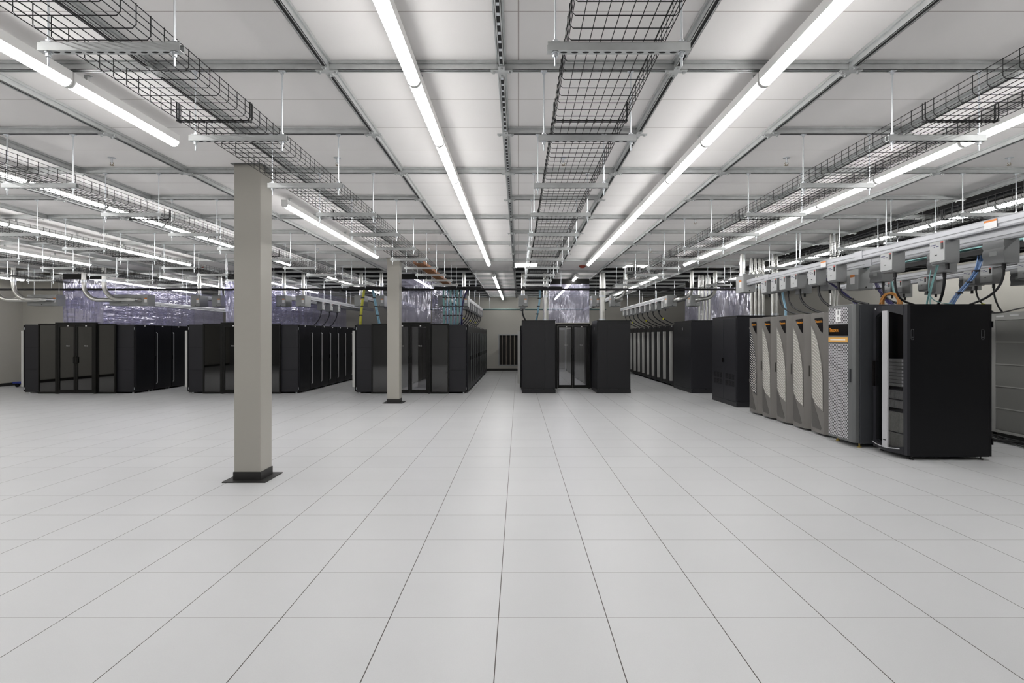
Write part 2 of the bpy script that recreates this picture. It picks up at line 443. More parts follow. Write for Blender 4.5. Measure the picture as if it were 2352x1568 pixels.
# ================================================================== WIRE TRAYS + HANGERS
def tray_mesh(y0, y1, name='wire_tray', r=.0023):
    mb = MB(); hw = .23
    xs = [-hw+.0511*i for i in range(10)]
    for x in xs: mb.cyl((x, y0, 0), (x, y1, 0), r, 4)
    for s in (-1, 1):
        for z in (.035, .07, .105): mb.cyl((s*hw, y0, z), (s*hw, y1, z), r, 4)
    m = int(round((y1-y0)/.1016)); 
    for i in range(m+1):
        y = y0+.02+.1016*i
        if y > y1: break
        mb.tube([(-hw-.004, y, .108), (-hw-.004, y, .012), (-hw+.012, y, -.005), (hw-.012, y, -.005), (hw+.004, y, .012), (hw+.004, y, .108)], r, 4)
    return mb.mesh(name, 'wire_black')
def splice_mesh():
    mb = MB(); hw = .23
    for dy in (-.012, .012):
        mb.tube([(-hw-.006, dy, .11), (-hw-.006, dy, .01), (-hw+.012, dy, -.009), (hw-.012, dy, -.009), (hw+.006, dy, .01), (hw+.006, dy, .11)], .0042, 5)
    for i in range(10):
        x = -hw+.0511*i; mb.box(x-.006, x+.006, -.02, .02, -.014, -.004)
    return mb.mesh('splice_clip', 'wire_black')
TRAYZ = 2.976
trayX = lambda m: .475+2.41*m
SPL = splice_mesh()
TM = {}
tnames = {0: ('the centre wire tray', .6, 15.4), -1: ('the wire tray passing over the near column', .6, 15.4), 1: ('the wire tray right of centre', 1.2, 15.4),
          2: ('the wire tray above the right-hand cabinets', 4.6, 16.5), -2: ('the second wire tray left of the columns', 2.4, 15.4),
          -3: ('the third tray left of the columns', 4.8, 15.4), -4: ('the fourth tray left of the columns', 7.2, 15.4), -5: ('the farthest left wire tray', 9.6, 14.7)}
tlab = {0: 'black wire mesh cable tray running straight away down the middle', -1: 'black wire mesh cable tray passing diagonally over the near beige column',
        1: 'black wire mesh cable tray hanging right of centre, above a row of tube lights', 2: 'wire mesh cable tray under the dark open ceiling above the right-hand busway',
        -2: 'black wire mesh cable tray with tube light glowing through it, left of the near column',
        -3: 'wire mesh cable tray running below tube lights at the left edge, second from that edge', -4: 'wire mesh cable tray far left, just above the bent steel pipes',
        -5: 'farthest left wire mesh cable tray, above the aisle end with smoked doors'}
# trapeze hanger: slotted bar, two rods, nuts
def hanger():
    r = empty('trapeze_hanger')
    W = .337; b = MB()
    b.box(-W, W, -.0205, -.0175, 0, .041).box(-W, W, .0175, .0205, 0, .041).box(-W, W, -.0205, -.011, .038, .041).box(-W, W, .011, .0205, .038, .041)
    b.box(-W, W, -.0175, .0175, 0, .003)
    for i in range(11):
        x = -.26+.052*i
        b.prism([(x+.016*math.cos(t*math.pi/4), .007*math.sin(t*math.pi/4)) for t in range(8)], 'z', -.0012, -.0002, 1)
    b.build('slotted_bar', ['galvanised', 'slot_dark'], r)
    for s in (-1, 1):
        rd = MB().cyl((s*.30, 0, -.065), (s*.30, 0, GZ-2.93), .0048, 8).build('threaded_rod', 'zinc', r)
        MB().cyl((s*.30, 0, -.022), (s*.30, 0, -.002), .012, 6).cyl((s*.30, 0, .043), (s*.30, 0, .058), .012, 6).cyl((s*.30,0,-.004),(s*.30,0,-.001),.018,10).box(s*.30-.02,s*.30+.02,-.02,.02,.041,.0445).build('nut', 'zinc', r)
        MB().cyl((s*.30, 0, GZ-2.93-.022), (s*.30, 0, GZ-2.93-.004), .012, 6).box(s*.30-.022, s*.30+.022, -.018, .018, GZ-2.93-.006, GZ-2.93-.001).build('top_nut', 'zinc', r)
    return r
HG = Proto(hanger())
for m in range(-5, 3):
    nm, y0, y1 = tnames[m]
    x = trayX(m)-(.03 if m else .01)
    key = (y0, y1)
    if key not in TM: TM[key] = tray_mesh(y0, y1)
    o = D.objects.new('wire_cable_tray', TM[key]); COL.objects.link(o); o.location = (x, 0, TRAYZ+.004)
    tag(o, tlab[m], 'cable tray', 'wire mesh cable trays under the ceiling')
    ys = 3.64
    while ys < y1:
        if ys > y0:
            s = D.objects.new('splice_clip', SPL); COL.objects.link(s); s.parent = o; s.location = (0, ys, 0)
        ys += 3.05
    i = 0
    for j in range(-1, 10):
        y = RY(j)
        if y < y0 or y > y1: continue
        px = 1191+1294*(trayX(m)+.34)/y
        px2 = 1191+1294*(trayX(m)-.34)/y
        if px < -20 or px2 > 2372: continue
        HG.put((trayX(m), y, 2.93), 0, 'trapeze hanger under %s, %s from camera' % (nm, ORD[i]), 'hangers under '+nm, 'hanger'); i += 1

# orange fibre trough lying in the tray over the near column
mb = MB().box(-.10, .10, 10.8, 15.2, 0, .006).box(-.10, -.094, 10.8, 15.2, .006, .06).box(.094, .10, 10.8, 15.2, .006, .06)
tag(mb.build('fibre_trough', 'fibre_orange', loc=(-1.92, 0, TRAYZ+.012)), 'rust orange fibre trough lying in the wire tray near the second column', 'cable trough')

# ================================================================== CROSS LADDERS (black)
def ladder(y, x0, x1, z, label, name='cable_ladder'):
    r = empty(name, (0, y, z)); tag(r, label, 'cable ladder')
    for s in (-1, 1): MB().box(x0, x1, s*.15-.01, s*.15+.01, -.012, .02).build('side_rail', 'wire_black', r)
    mb = MB(); x = x0+.1
    while x < x1: mb.box(x-.012, x+.012, -.14, .14, -.005, .008); x += .28
    o = mb.build('rungs', 'wire_black', r)
    rb = MB(); x = x0+.7
    while x < x1:
        rb.cyl((x, .17, -.02), (x, .13, TOP-z), .005, 6); x += 2.4
    rb.build('hanger_rods', 'zinc', r)
    return r
ladder(15.75, -16.3, 6.3, 2.905, 'long black cable ladder crossing the whole room above the cabinet fronts')
ladder(25.2, -4.4, 3.9, 2.79, 'thin black cable ladder crossing in front of the back wall')
mb = MB()
for q in range(7): mb.cyl((-4.4, 25.085+.037*q, 2.816), (3.9, 25.085+.037*q, 2.816), .014, 6)
tag(mb.build('cable_bundle', 'cable_teal'), 'teal cable bundle lying on the thin ladder at the back wall', 'cable')
# dark cable heaps where the ladder meets each busway pair
for i, (xa, xb, wh) in enumerate(((-2.35, -1.05, 'above the left aisle cabinets nearest the centre aisle'), (-4.7, -3.2, 'above the aisle end behind the second column'), (.1, 1.2, 'above the charcoal cabinet left of the glass doors'))):
    mb = MB()
    for q in range(12):
        yy = 15.645+.0195*q; zz = 2.955+.018*math.sin(q*2.1)
        mb.tube([(xa+(xb-xa)*t/8, yy+.012*math.sin(t*1.3+q), zz+.006*math.sin(t*2+q*1.7)) for t in range(9)], .016, 6)
    tag(mb.build('cable_heap', 'cable_black'), 'black cable bundle on the long ladder '+wh, 'cable')
# ================================================================== RACKS
# template faces +X, origin at floor centre, 0.8 m wide (Y), 1.07 m deep
def rack(kind, side=False, H=1.93):
    r = empty('server_rack')
    MB().box(-.535, .49, -.395, .395, .035, H).build('body', 'rack_black', r, bevel=.004)
    for sx in (-.45, .40):
        for sy in (-.33, .33): MB().cyl((sx, sy, 0), (sx, sy, .036), .025, 8).build('foot', 'zinc', r)
    d = MB().box(.492, .53, -.392, .392, .06, H-.01).build('door', 'rack_door', r, bevel=.004)
    MB().box(.531, .534, -.06, .0, H-.05, H-.02).build('name_tag', 'sticker_white', d)
    if kind in ('thin', 'slim'):
        MB().tube([(.53, -.315, 1.71), (.556, -.315, 1.69), (.556, -.315, .23), (.53, -.315, .21)], .013, 6).build('handle', 'silver' if kind == 'thin' else 'cab_grey', d)  # slim is the same handle, coloured darker for its dim reflection
        MB().box(.53, .548, -.345, -.285, .90, 1.02).build('latch', 'badge_black', d)
    if kind in ('wide', 'wide_end'):
        ys_ = .335 if kind == 'wide_end' else 0.0
        MB().prism([(px_, py_+ys_) for px_, py_ in [(.531, .055), (.60, .048), (.612, .03), (.612, -.03), (.60, -.048), (.531, -.055)]], 'z', .18, 1.76).build('door_strip', 'pale_strip', d, bevel=.003)
    if side:
        p = MB()
        for z0, z1 in ((.05, .655), (.661, 1.285), (1.291, H-.015)): p.box(-.50, .47, -.404, -.396, z0, z1)
        p.build('side_panel', 'rack_side', r)
        MB().box(.485, .495, -.40, -.396, 1.78, 1.85).box(.485,.495,-.40,-.396,.10,.16).build('hinge', 'zinc', r)
    return r
def rack_row(xc, face, y0, cnt, kinds, label, group, H=1.93, first_side=True, ord0=0):
    """face=+1 doors look to +X"""
    rz = 0 if face > 0 else math.pi
    for i in range(cnt):
        kd = kinds if i else ('plain' if kinds != 'wide' else ('wide' if H > 1.94 else 'wide_end'))
        sd = (i == 0 and first_side)
        key = (kd, sd, face if sd else 0, H)
        if key not in RK:
            RK[key] = Proto(rack(kd, False, H)); 
            if sd:
                rt = RK[key].r; s = -1 if face > 0 else 1
                p = MB()
                for z0, z1 in ((.05, .655), (.661, 1.285), (1.291, H-.015)): p.box(-.50, .47, *(sorted((s*.396, s*.404))), z0, z1)
                p.build('side_panel', 'rack_side', rt)
                for zz in (.1, 1.78): MB().box(.478, .49, *(sorted((s*.396, s*.41))), zz, zz+.07).build('hinge', 'zinc', rt)
        RK[key].put((xc, y0+.4+.8*i, 0), rz, label % (ORD[i+ord0] if i+ord0 else 'nearest'), group, 'server rack')
RK = {}
GA = [(-10.72, 'the far left aisle group', 5, 3), (-6.12, 'the middle left aisle group', 8, 3), (-1.416, 'the group beside the centre aisle', 12, 9)]
for xr, nm, nr, nl in GA:
    rack_row(xr-.535, 1, 15.8, nr, 'slim' if xr > -2 else 'thin', 'black rack with slim upright handle, '+nm+', %s from front', 'right-facing racks in '+nm)
    rack_row(xr-2.645, -1, 15.8, nl, 'wide', 'black rack with pale door strip, '+nm+', %s from front', 'left-facing racks in '+nm)
rack_row(.585, -1, 17.05, 11, 'wide', 'black rack left of the central glass doors, pale strip facing the aisle, %s', 'racks behind the left charcoal cabinet', first_side=False)
rack_row(2.735, 1, 17.05, 11, 'thin', 'black rack behind the charcoal cabinet right of the glass doors, %s', 'racks behind the right charcoal cabinet', first_side=False)
rack_row(5.45, -1, 17.65, 9, 'wide', 'black rack with wide pale door strip facing left, %s in the right row', 'pale-striped racks of the right row', H=1.96)

# containment ends: smoked panels either side of a pair of glazed doors
def logo(parent, x, z, y, m='logo_grey', s=1.0):
    b = MB()
    for i in range(3): b.box(x-.045*s+.018*s*i, x-.035*s+.018*s*i, y-.002, y, z-.014*s, z+.014*s)
    b.box(x-.05*s, x-.02*s, y-.002, y, z+.012*s, z+.018*s)
    b.tube(arc((x+.028*s, y-.001, z), .014*s, 0, 2*math.pi, (1,0,0), (0,0,1), 10), .004*s, 5)
    return b.build('logo', m, parent)
def aisle_doors(x0, x1, y, H, glass, label, panels=None, pw=None):
    r = empty('aisle_doors', ((x0+x1)/2, y, 0)); tag(r, label, 'aisle doors', 'glazed aisle doors')
    hw = (x1-x0)/2
    MB().box(-hw, -hw+.06, -.05, .03, 0, H).box(hw-.06, hw, -.05, .03, 0, H).box(-hw+.06, hw-.06, -.05, .03, H-.07, H).build('door_frame', 'frame_black', r)
    for s in (-1, 1):
        a, b = (-hw+.065, -.004) if s < 0 else (.004, hw-.065)
        lf = MB().box(a, a+.05, -.045, -.005, .02, H-.075).box(b-.05, b, -.045, -.005, .02, H-.075).box(a+.05, b-.05, -.045, -.005, .02, .11).box(a+.05, b-.05, -.045, -.005, H-.12, H-.075).build('door_leaf', 'frame_black', r)
        MB().box(a+.05, b-.05, -.028, -.022, .11, H-.12).build('pane', glass, lf)
        hx = b-.03 if s < 0 else a+.03
        MB().tube([(hx, -.045, 1.03), (hx, -.085, 1.02), (hx, -.085, .86), (hx, -.045, .85)], .009, 8).build('handle', 'badge_black', lf)
        logo(lf, (a+b)/2+.03, 1.33, -.03)
        MB().box((a+b)/2+.02, (a+b)/2+.06, -.048, -.046, H-.11, H-.08).build('name_tag', 'sticker_white', lf)
    return r
def end_panel(x0, x1, y, H, label):
    r = empty('glass_end_panel', ((x0+x1)/2, y, 0)); hw = (x1-x0)/2
    tag(r, label, 'end panel', 'smoked end panels')
    MB().box(-hw, -hw+.035, -.03, .02, 0, H).box(hw-.035, hw, -.03, .02, 0, H).box(-hw+.035, hw-.035, -.03, .02, 0, .05).box(-hw+.035, hw-.035, -.03, .02, H-.05, H).build('frame', 'frame_black', r)
    MB().box(-hw+.035, hw-.035, -.015, -.009, .05, H-.05).build('pane', 'smoked_glass', r)
    MB().box(-hw+.035, hw-.035, .006, .012, .05, H-.05).build('backing', 'rack_side', r)
for xr, nm, a, b in GA:
    aisle_doors(xr-2.17, xr-1.04, 15.72, 1.985, 'smoked_glass' if xr < -2 else 'clear_glass', 'pair of black-framed glass doors closing the aisle of '+nm)
    end_panel(xr-1.035, xr-.53, 15.75, 1.955, 'smoked glass end panel right of the doors, in '+nm)
    end_panel(xr-2.69, xr-2.175, 15.75, 1.955, 'smoked glass end panel left of the doors, in '+nm)
aisle_doors(1.13, 2.19, 17.3, 1.99, 'clear_glass', 'pair of clear glass aisle doors between the two charcoal cabinets')
# interior end wall seen through the central doors
r = empty('aisle_doors', (1.66, 25.9, 0)); tag(r, 'pale framed doors closing the far end of the central aisle, seen through the glass', 'aisle doors', 'glazed aisle doors')
MB().box(-.52, -.47, 0, .05, 0, 2.0).box(.47, .52, 0, .05, 0, 2.0).box(-.04, .04, 0, .05, .1, 1.9).box(-.47, .47, 0, .05, 1.9, 2.0).box(-.47, .47, 0, .05, 0, .1).build('door_frame', 'box_pale', r)
for s in (-1, 1): MB().box(*(sorted((s*.04, s*.47))), .02, .03, .1, 1.9).build('pane', 'clear_glass', r)

# big charcoal cabinets
def cabinet(x0, x1, y0, y1, H, label, seams, m='cabinet_charcoal', name='equipment_cabinet', vents=False, face='front'):
    r = empty(name, ((x0+x1)/2, (y0+y1)/2, 0)); tag(r, label, 'cabinet'); hx, hy = (x1-x0)/2, (y1-y0)/2
    MB().box(-hx+.01, hx-.01, -hy+.01, hy-.01, 0, H-.01).build('body', m, r, bevel=.006)
    MB().box(-hx-.003, hx+.003, -hy-.003, hy+.003, H-.02, H).build('top_plate', 'frame_black', r)
    MB().box(-hx+.0, hx-.0, -hy+.0, hy-.0, 0, .11).build('plinth', m, r, bevel=.004)
    xs = [-hx+.02]+[-hx+(x1-x0)*s for s in seams]+[hx-.02]
    for a, b in zip(xs, xs[1:]):
        MB().box(a+.002, b-.002, -hy+.004, -hy+.012, .14, H-.10).build('front_panel', m, r, bevel=.002)
    bt = MB()
    for i in range(4):
        x = -hx+.06+(2*hx-.12)*i/3; bt.cyl((x, -hy-.003, .12), (x, -hy+.01, .12), .010, 8)
    bt.build('bolts', 'badge_black', r)
    # side door facing -X
    n2 = 2 if vents else 1
    for i in range(n2):
        ya = -hy+.02+(2*hy-.04)*i/n2; yb = -hy+.02+(2*hy-.04)*(i+1)/n2
        d = MB().box(-hx-.002, -hx+.01, ya+.004, yb-.004, .12, H-.06).build('side_door', m, r, bevel=.002)
        if vents:
            v = MB()
            for gz in range(2):
                for gy in range(3):
                    for s_ in range(7):
                        yy = ya+.10+(yb-ya-.2)*gy/3; z = .45+gz*.16+s_*.018
                        v.box(-hx-.005, -hx-.001, yy, yy+.15, z, z+.006)
            v.build('louvre', 'badge_black', d)
            MB().box(-hx-.02, -hx-.002, (yb-.05 if i == 0 else ya+.03), (yb-.03 if i == 0 else ya+.05), .98, 1.08).build('handle', 'badge_black', d)
        if not vents:
            MB().box(-hx-.004, -hx-.002, -.05, .0, 1.78, 1.86).build('name_tag', 'sticker_white', d)
    return r
cabinet(.098, 1.04, 15.8, 17.0, 2.05, 'charcoal cabinet standing left of the central clear glass doors', (.68,))
cabinet(2.20, 3.15, 15.8, 17.0, 2.05, 'charcoal cabinet standing right of the central clear glass doors', (.30,))
cabinet(4.85, 6.0, 15.8, 17.6, 2.05, 'dark cabinet at the near end of the pale-striped right row', (), m='rack_side')
cabinet(4.90, 6.0, 12.67, 14.27, 2.065, 'black double-door cabinet with low louvres, left of the bronze towers', (), m='rack_side', vents=True)

# ================================================================== BRONZE TOWERS
def text(body, size, parent, loc, m, rot=(math.pi/2, 0, -math.pi/2), ext=.0015, name='lettering', sx=1.0):
    cu = D.curves.new(name, 'FONT'); cu.body = body; cu.size = size; cu.extrude = ext; cu.materials.append(MATS[m])
    cu.align_x = 'LEFT'
    t = D.objects.new('t', cu); COL.objects.link(t); dg = bpy.context.evaluated_depsgraph_get(); dg.update()
    me = D.meshes.new_from_object(t.evaluated_get(dg)); D.objects.remove(t); D.curves.remove(cu)
    if not me.materials: me.materials.append(MATS[m])
    o = D.objects.new(name, me); COL.objects.link(o); o.parent = parent; o.location = loc; o.rotation_euler = rot; o.scale = (sx, 1, 1)
    return o
WT = .62
def curve_x(t, pts):
    for (a, b), (c, d) in zip(pts, pts[1:]):
        if a <= t <= c: return b+(d-b)*(t-a)/(c-a)
    return pts[-1][1]
def tower(dark):
    # local: faces -X; y=0 near edge ... y=WT far edge; u (0 far .. 1 near of face) ; z up
    r = empty('bronze_tower'); H = 1.968
    MB().box(.16, 1.10, .005, WT-.005, .05, H-.01).build('body', 'tower_bronze', r, bevel=.004)
    for sy in (.08, WT-.08):
        for sx in (.25, 1.0): MB().cyl((sx, sy, 0), (sx, sy, .06), .03, 8).build('caster', 'badge_black', r)
    yn = .20   # near edge of the flat face; from there the door slants back
    prof = [(.16, .004), (.135, .02), (.012, yn-.01), (0, yn+.008), (0, WT-.035), (.012, WT-.015), (.05, WT-.004), (.15, WT-.004)]
    d = MB().prism(prof, 'z', .035, H).build('door', 'tower_bronze', r, bevel=.006)
    fl, f0 = WT-.04-(yn+.012), WT-.035      # face width; u=0 at far side
    Y = lambda u: f0-fl*u
    Z = lambda v: .04+(H-.04)*(1-v)
    def plate(pts, x0, x1): return MB().prism([(Y(u), Z(v)) for u, v in pts], 'x', x0, x1)
    right = [(.10, .0), (.13, .13), (.17, .33), (.22, .50), (.30, .68), (.38, .82), (.47, .93), (.56, .98), (.815, 1.0)]
    left = [(.66, .0), (.71, .10), (.75, .30), (.785, .60), (.815, 1.0)]
    out = [(u, v) for v, u in right]+[(u, v) for v, u in reversed(left)]
    out = out[:-1]
    vent = plate(out, -.004, .012).build('vent', 'vent_dark' if dark else 'vent_pale', d)
    rb = MB()
    for i in range(27):
        v0 = .125+.0255*i-.03
        pts = []
        for q in range(13):
            u = q/12.0; v = v0+.085*u**1.7+.015*u
            # inside?
            if v < .11 or v > .81: continue
            ur = curve_x(v, right); ul = 0 if v < .66 else curve_x(v, [(a, b) for a, b in left])
            if v >= .66: ul = curve_x(v, left)
            if ul+.01 <= u <= ur-.015: pts.append((-.005, Y(u), Z(v)))
        if len(pts) > 1: rb.tube(pts, .0058, 5)
    rb.build('ribs', 'vent_rib', vent)
    ins = [(.01, .70), (.05, .70), (.26, .77), (.50, .85), (.76, .93), (.84, .958), (.78, .972), (.10, .962), (.03, .93)]
    plate(ins, -.003, .01).build('lower_inset', 'tower_dark', d)
    bd = plate([(.30, .045), (.90, .040), (.96, .055), (.96, .160), (.91, .168), (.80, .155), (.60, .118), (.40, .078), (.29, .055)], -.004, .01).build('badge', 'badge_black', d)
    text('T', .056, bd, (-.006, Y(.37), Z(.082)), 'logo_orange', name='logo')
    text('ERADATA', .042, bd, (-.006, Y(.43), Z(.082)), 'logo_orange', name='logo')
    rim = MB().tube([(-.004, Y(u), Z(v)) for v, u in right]+[(-.004, Y(u), Z(v)) for v, u in reversed(left[:-1])], .006, 6).build('vent_rim', 'tower_bronze', d, smooth=True)
    MB().box(.045, .075, .125, .155, .92, 1.10).build('handle', 'tower_dark', d)
    return r
PT, PD = Proto(tower(False)), Proto(tower(True))
ys = [8.69+.62*q for q in (4, 3, 2, 1, 0)]
lab = ['bronze tower farthest from the camera, with the dark ribbed vent', 'bronze tower with pale ribbed vent, beside the one with the dark vent',
       'bronze tower with pale vent, the middle one of the five', 'bronze tower with pale vent, second from the perforated cabinet', 'bronze tower with pale vent, standing against the perforated cabinet']
for i, y in enumerate(ys):
    (PD if i == 0 else PT).put((4.82, y, 0), 0, lab[i], 'curved bronze towers', 'server cabinet')

# perforated cabinet
r = empty('perforated_cabinet', (4.765, 8.015, 0)); tag(r, 'grey cabinet with white perforated door and orange label, beside the bronze towers', 'server cabinet')
MB().box(.09, 1.12, 0, .66, .06, 2.045).build('body', 'cab_slate', r, bevel=.006)
d = MB().prism([(.085, 0), (.03, .0), (.005, .03), (.0, .06), (0, .64), (.012, .66), (.085, .66)], 'z', .07, 2.05).build('door', 'cab_grey', r, bevel=.006, smooth=True)
MB().box(-.004, .002, .135, .635, .10, 1.48).build('perforated_panel', 'perforated_white', d)
MB().box(-.004, .002, .135, .635, 1.775, 2.015).build('perforated_panel', 'perforated_white', d)
bd = MB().box(-.005, .002, .135, .635, 1.60, 1.765).build('badge', 'badge_black', d)
text('T', .085, bd, (-.007, .615, 1.655), 'logo_orange', name='logo')
text('ERADATA', .062, bd, (-.007, .575, 1.655), 'logo_orange', name='logo', sx=.75)
lb = MB().box(-.007, .002, .135, .635, 1.50, 1.575).build('orange_label', 'label_orange', d)
MB().box(-.0085, -.006, .19, .58, 1.533, 1.545).build('print_line', 'sticker_white', lb)
nt_ = MB().box(-.007, .002, .31, .44, 1.80, 1.985).build('paper_notice', 'sticker_white', d)
MB().tube(arc((-.008, .375, 1.85), .022, 0, 6.28, (0,1,0), (0,0,1), 12), .003, 5).box(-.0085, -.007, .372, .378, 1.83, 1.87).box(-.0085, -.007, .365, .385, 1.91, 1.97).box(-.0085, -.007, .345, .357, 1.945, 1.952).build('symbols', 'cab_grey', nt_)
MB().box(-.02, .01, .055, .085, .93, 1.12).build('handle', 'cab_slate', d)
for sy in (.06, .60):
    for sx in (.12, 1.0):
        MB().cyl((sx, sy, 0), (sx, sy, .015), .028, 10).cyl((sx, sy, .015), (sx, sy, .06), .010, 8).build('levelling_foot', 'brass', r)

# near black rack with bowed glass door
X0, X1, Y0, Y1, H = 4.925, 6.055, 7.21, 7.90, 2.0
r = empty('black_server_rack', (X0, Y0, 0)); tag(r, 'large black rack nearest the camera, bowed glass door with silver bar', 'server rack')
wd, dp = Y1-Y0, X1-X0
sp_ = MB().box(.09, dp-.03, 0, .012, .045, H-.01).build('side_panel', 'rack_black', r, bevel=.003)
for xx in (.115, dp-.115):
    q = MB()
    q.tube([(xx-.018, -.002, 1.56), (xx-.018, -.002, 1.66), (xx-.01, -.002, 1.675), (xx+.01, -.002, 1.675), (xx+.018, -.002, 1.66), (xx+.018, -.002, 1.56), (xx+.01, -.002, 1.545), (xx-.01, -.002, 1.545), (xx-.018, -.002, 1.56)], .003, 5)
    q.cyl((xx, -.006, 1.575), (xx, 0, 1.575), .010, 8)
    q.build('panel_latch', 'cab_slate', sp_)
MB().box(.09, dp-.03, wd-.012, wd, .045, H-.01).build('side_panel', 'rack_black', r)
MB().box(.08, dp, 0, wd, H-.01, H).build('top_panel', 'rack_black', r)
MB().box(.08, dp-.03, 0.012, wd-.012, .045, .07).build('base', 'rack_black', r)
MB().box(dp-.03, dp, 0, wd, .05, H-.01).box(dp-.0, dp+.012, -.012, .012, 1.70, 1.78).box(dp, dp+.012, -.012, .012, .2, .28).build('rear_door', 'rack_black', r)
for sx in (.14, dp-.1):
    for sy in (.05, wd-.05): MB().cyl((sx, sy, 0), (sx, sy, .012), .028, 10).cyl((sx, sy, .012), (sx, sy, .05), .008, 8).build('levelling_foot', 'badge_black', r)
for sy in (.05, wd-.08): MB().box(.14, .17, sy, sy+.03, .07, H-.01).build('mounting_rail', 'rack_side', r)
# door: frame with arched top and bottom openings, bowed pane, silver bar
dr = MB()
dr.box(.05, .09, 0, .075, .06, H).box(.05, .09, wd-.055, wd, .06, H)
def bow(t): return .055*math.sin(math.pi*t)       # bow of the glass
N = 14; ya, yb = .075, wd-.055
for i in range(N):
    t0, t1 = i/N, (i+1)/N; a, b = ya+(yb-ya)*t0, ya+(yb-ya)*t1
    for t_, zlo0, zlo1, zhi0, zhi1 in ((0, .06, .06, .12+.04*(1-math.sin(math.pi*t0)), .12+.04*(1-math.sin(math.pi*t1))), (1, 1.86+.06*math.sin(math.pi*t0), 1.86+.06*math.sin(math.pi*t1), H, H)):
        vs_ = []
        for yy, z0_, z1_, tt in ((a, zlo0, zhi0, t0), (b, zlo1, zhi1, t1)):
            for xx in (.05-bow(tt)-.004, .09): vs_ += [(xx, yy, z0_), (xx, yy, z1_)]
        dr.add(vs_, [(0,1,3,2), (4,5,7,6), (0,4,5,1), (2,3,7,6), (1,5,7,3), (0,2,6,4)])
d = dr.build('door', 'rack_side', r)
gp = MB()
for i in range(N):
    t0, t1 = i/N, (i+1)/N; a, b = ya+(yb-ya)*t0, ya+(yb-ya)*t1
    gp.add([(.055-bow(t0), a, .12), (.055-bow(t1), b, .12), (.055-bow(t1), b, 1.9), (.055-bow(t0), a, 1.9)], [(0,1,2,3)])
gp.build('pane', 'rack_glass', d, smooth=True)
MB().prism([(-.012, .285), (-.022, .29), (-.022, .39), (-.012, .395), (.0, .395), (.0, .285)], 'z', .10, 1.93).build('silver_bar', 'silver', d)
MB().box(-.024, -.021, .31, .37, .20, .212).build('logo', 'badge_black', d)
MB().tube(bez((-.0, ya, .135), (-.05, ya+.2, .105), (-.05, yb-.2, .105), (-.0, yb, .135), 12), .006, 6).build('bottom_rim', 'silver', d)
MB().box(.02, .05, wd-.05, wd-.02, .9, 1.25).build('handle', 'badge_black', d)
MB().box(.047, .0505, wd-.10, wd-.04, 1.955, 1.985).build('name_tag', 'sticker_white', d)
gz = [(.10, .30, 'server_pale', 'large pale server chassis at the bottom of the glass-door rack', 'server'), (.31, .58, 'server_pale', 'pale server chassis second from the bottom of the glass-door rack', 'server'),
      (.63, .74, 'server_grey', 'grey disk shelf, lower of two in the glass-door rack', 'disk shelf'), (.75, .87, 'server_grey', 'grey disk shelf, upper of two in the glass-door rack', 'disk shelf')]
for z0, z1, m, l, c in gz:
    e = empty('server_chassis' if c == 'server' else 'disk_shelf', (X0+.125, Y0+.095, z0)); tag(e, l, c, 'equipment in the glass-door rack')
    MB().box(.012, .75, 0, .50, 0, z1-z0-.004).build('body', 'server_dark', e)
    MB().box(0, .012, -.005, .505, 0, z1-z0-.005).build('bezel', m, e)
    for q in range(6 if c != 'server' else 3):
        w_ = .49/(6 if c != 'server' else 3)
        MB().box(-.006, 0, .005+w_*q, w_*(q+1)-.004, .012, z1-z0-.017).build('drive_bay' if c != 'server' else 'module', m, e)
for i in range(8):
    z0 = .92+.046*i
    e = empty('slim_server', (X0+.125, Y0+.095, z0)); tag(e, 'slim grey server in the glass-door rack, %s from the bottom of the slim stack' % (['lowest', 'second', 'third', 'fourth', 'fifth', 'sixth', 'seventh', 'topmost'][i] ), 'server', 'slim servers behind the glass door')
    e['label'] = 'slim grey server in the glass-door rack, ' + ('lowest of its stack' if i == 0 else 'topmost of its stack' if i == 7 else ORD[i]+' from the bottom of its stack')
    MB().box(.012, .7, 0, .50, 0, .041).build('body', 'server_dark', e)
    MB().box(0, .012, -.005, .505, 0, .041).build('bezel', 'server_grey', e)
    MB().prism([(-.02, .0), (0, .0), (0, .12)], 'z', .008, .034).build('latch', 'silver', e)

# pale cabinets at the right edge
pc_lab = ['pale grey mesh-door cabinet cut off by the right edge of the picture', 'pale grey mesh-door cabinet behind the near black rack', 'third pale grey cabinet, hidden deeper behind the black rack']
for i in range(2):
    ya = 8.10+.76*i
    r = empty('pale_cabinet', (7.43, ya, 0)); tag(r, pc_lab[i], 'server cabinet', 'pale grey cabinets of the right-hand row')
    MB().box(.04, 1.05, 0, .75, .10, 1.955).build('body', 'pale_cabinet', r, bevel=.005)
    d = MB().box(0, .04, .0, .07, .10, 1.96).box(0, .04, .68, .75, .10, 1.96).box(0, .04, .07, .68, 1.84, 1.96).box(0, .04, .07, .68, .10, .14).build('door', 'pale_cabinet', r, bevel=.003)
    for q in range(5):
        z0 = .14+.34*q; MB().box(.008, .03, .07, .68, z0+.008, z0+.334).build('mesh_panel', 'pale_mesh', d)
        if q: MB().box(.002, .036, .07, .68, z0-.008, z0+.008).build('door_rail', 'pale_cabinet', d)
    MB().box(-.003, 0, .52, .66, 1.885, 1.91).box(-.003, 0, .27, .42, 1.895, 1.92).build('label_strip', 'sticker_white', d)
    MB().box(-.012, 0, .02, .05, .98, 1.10).build('handle', 'cab_grey', d)
    MB().box(.06, 1.0, .03, .72, 0.02, .10).build('plinth', 'black_rubber', r)
    for sy in (.06, .69):
        for sx in (.1, .95): MB().cyl((sx, sy, 0), (sx, sy, .03), .035, 10).build('caster', 'badge_black', r)
mb = MB()
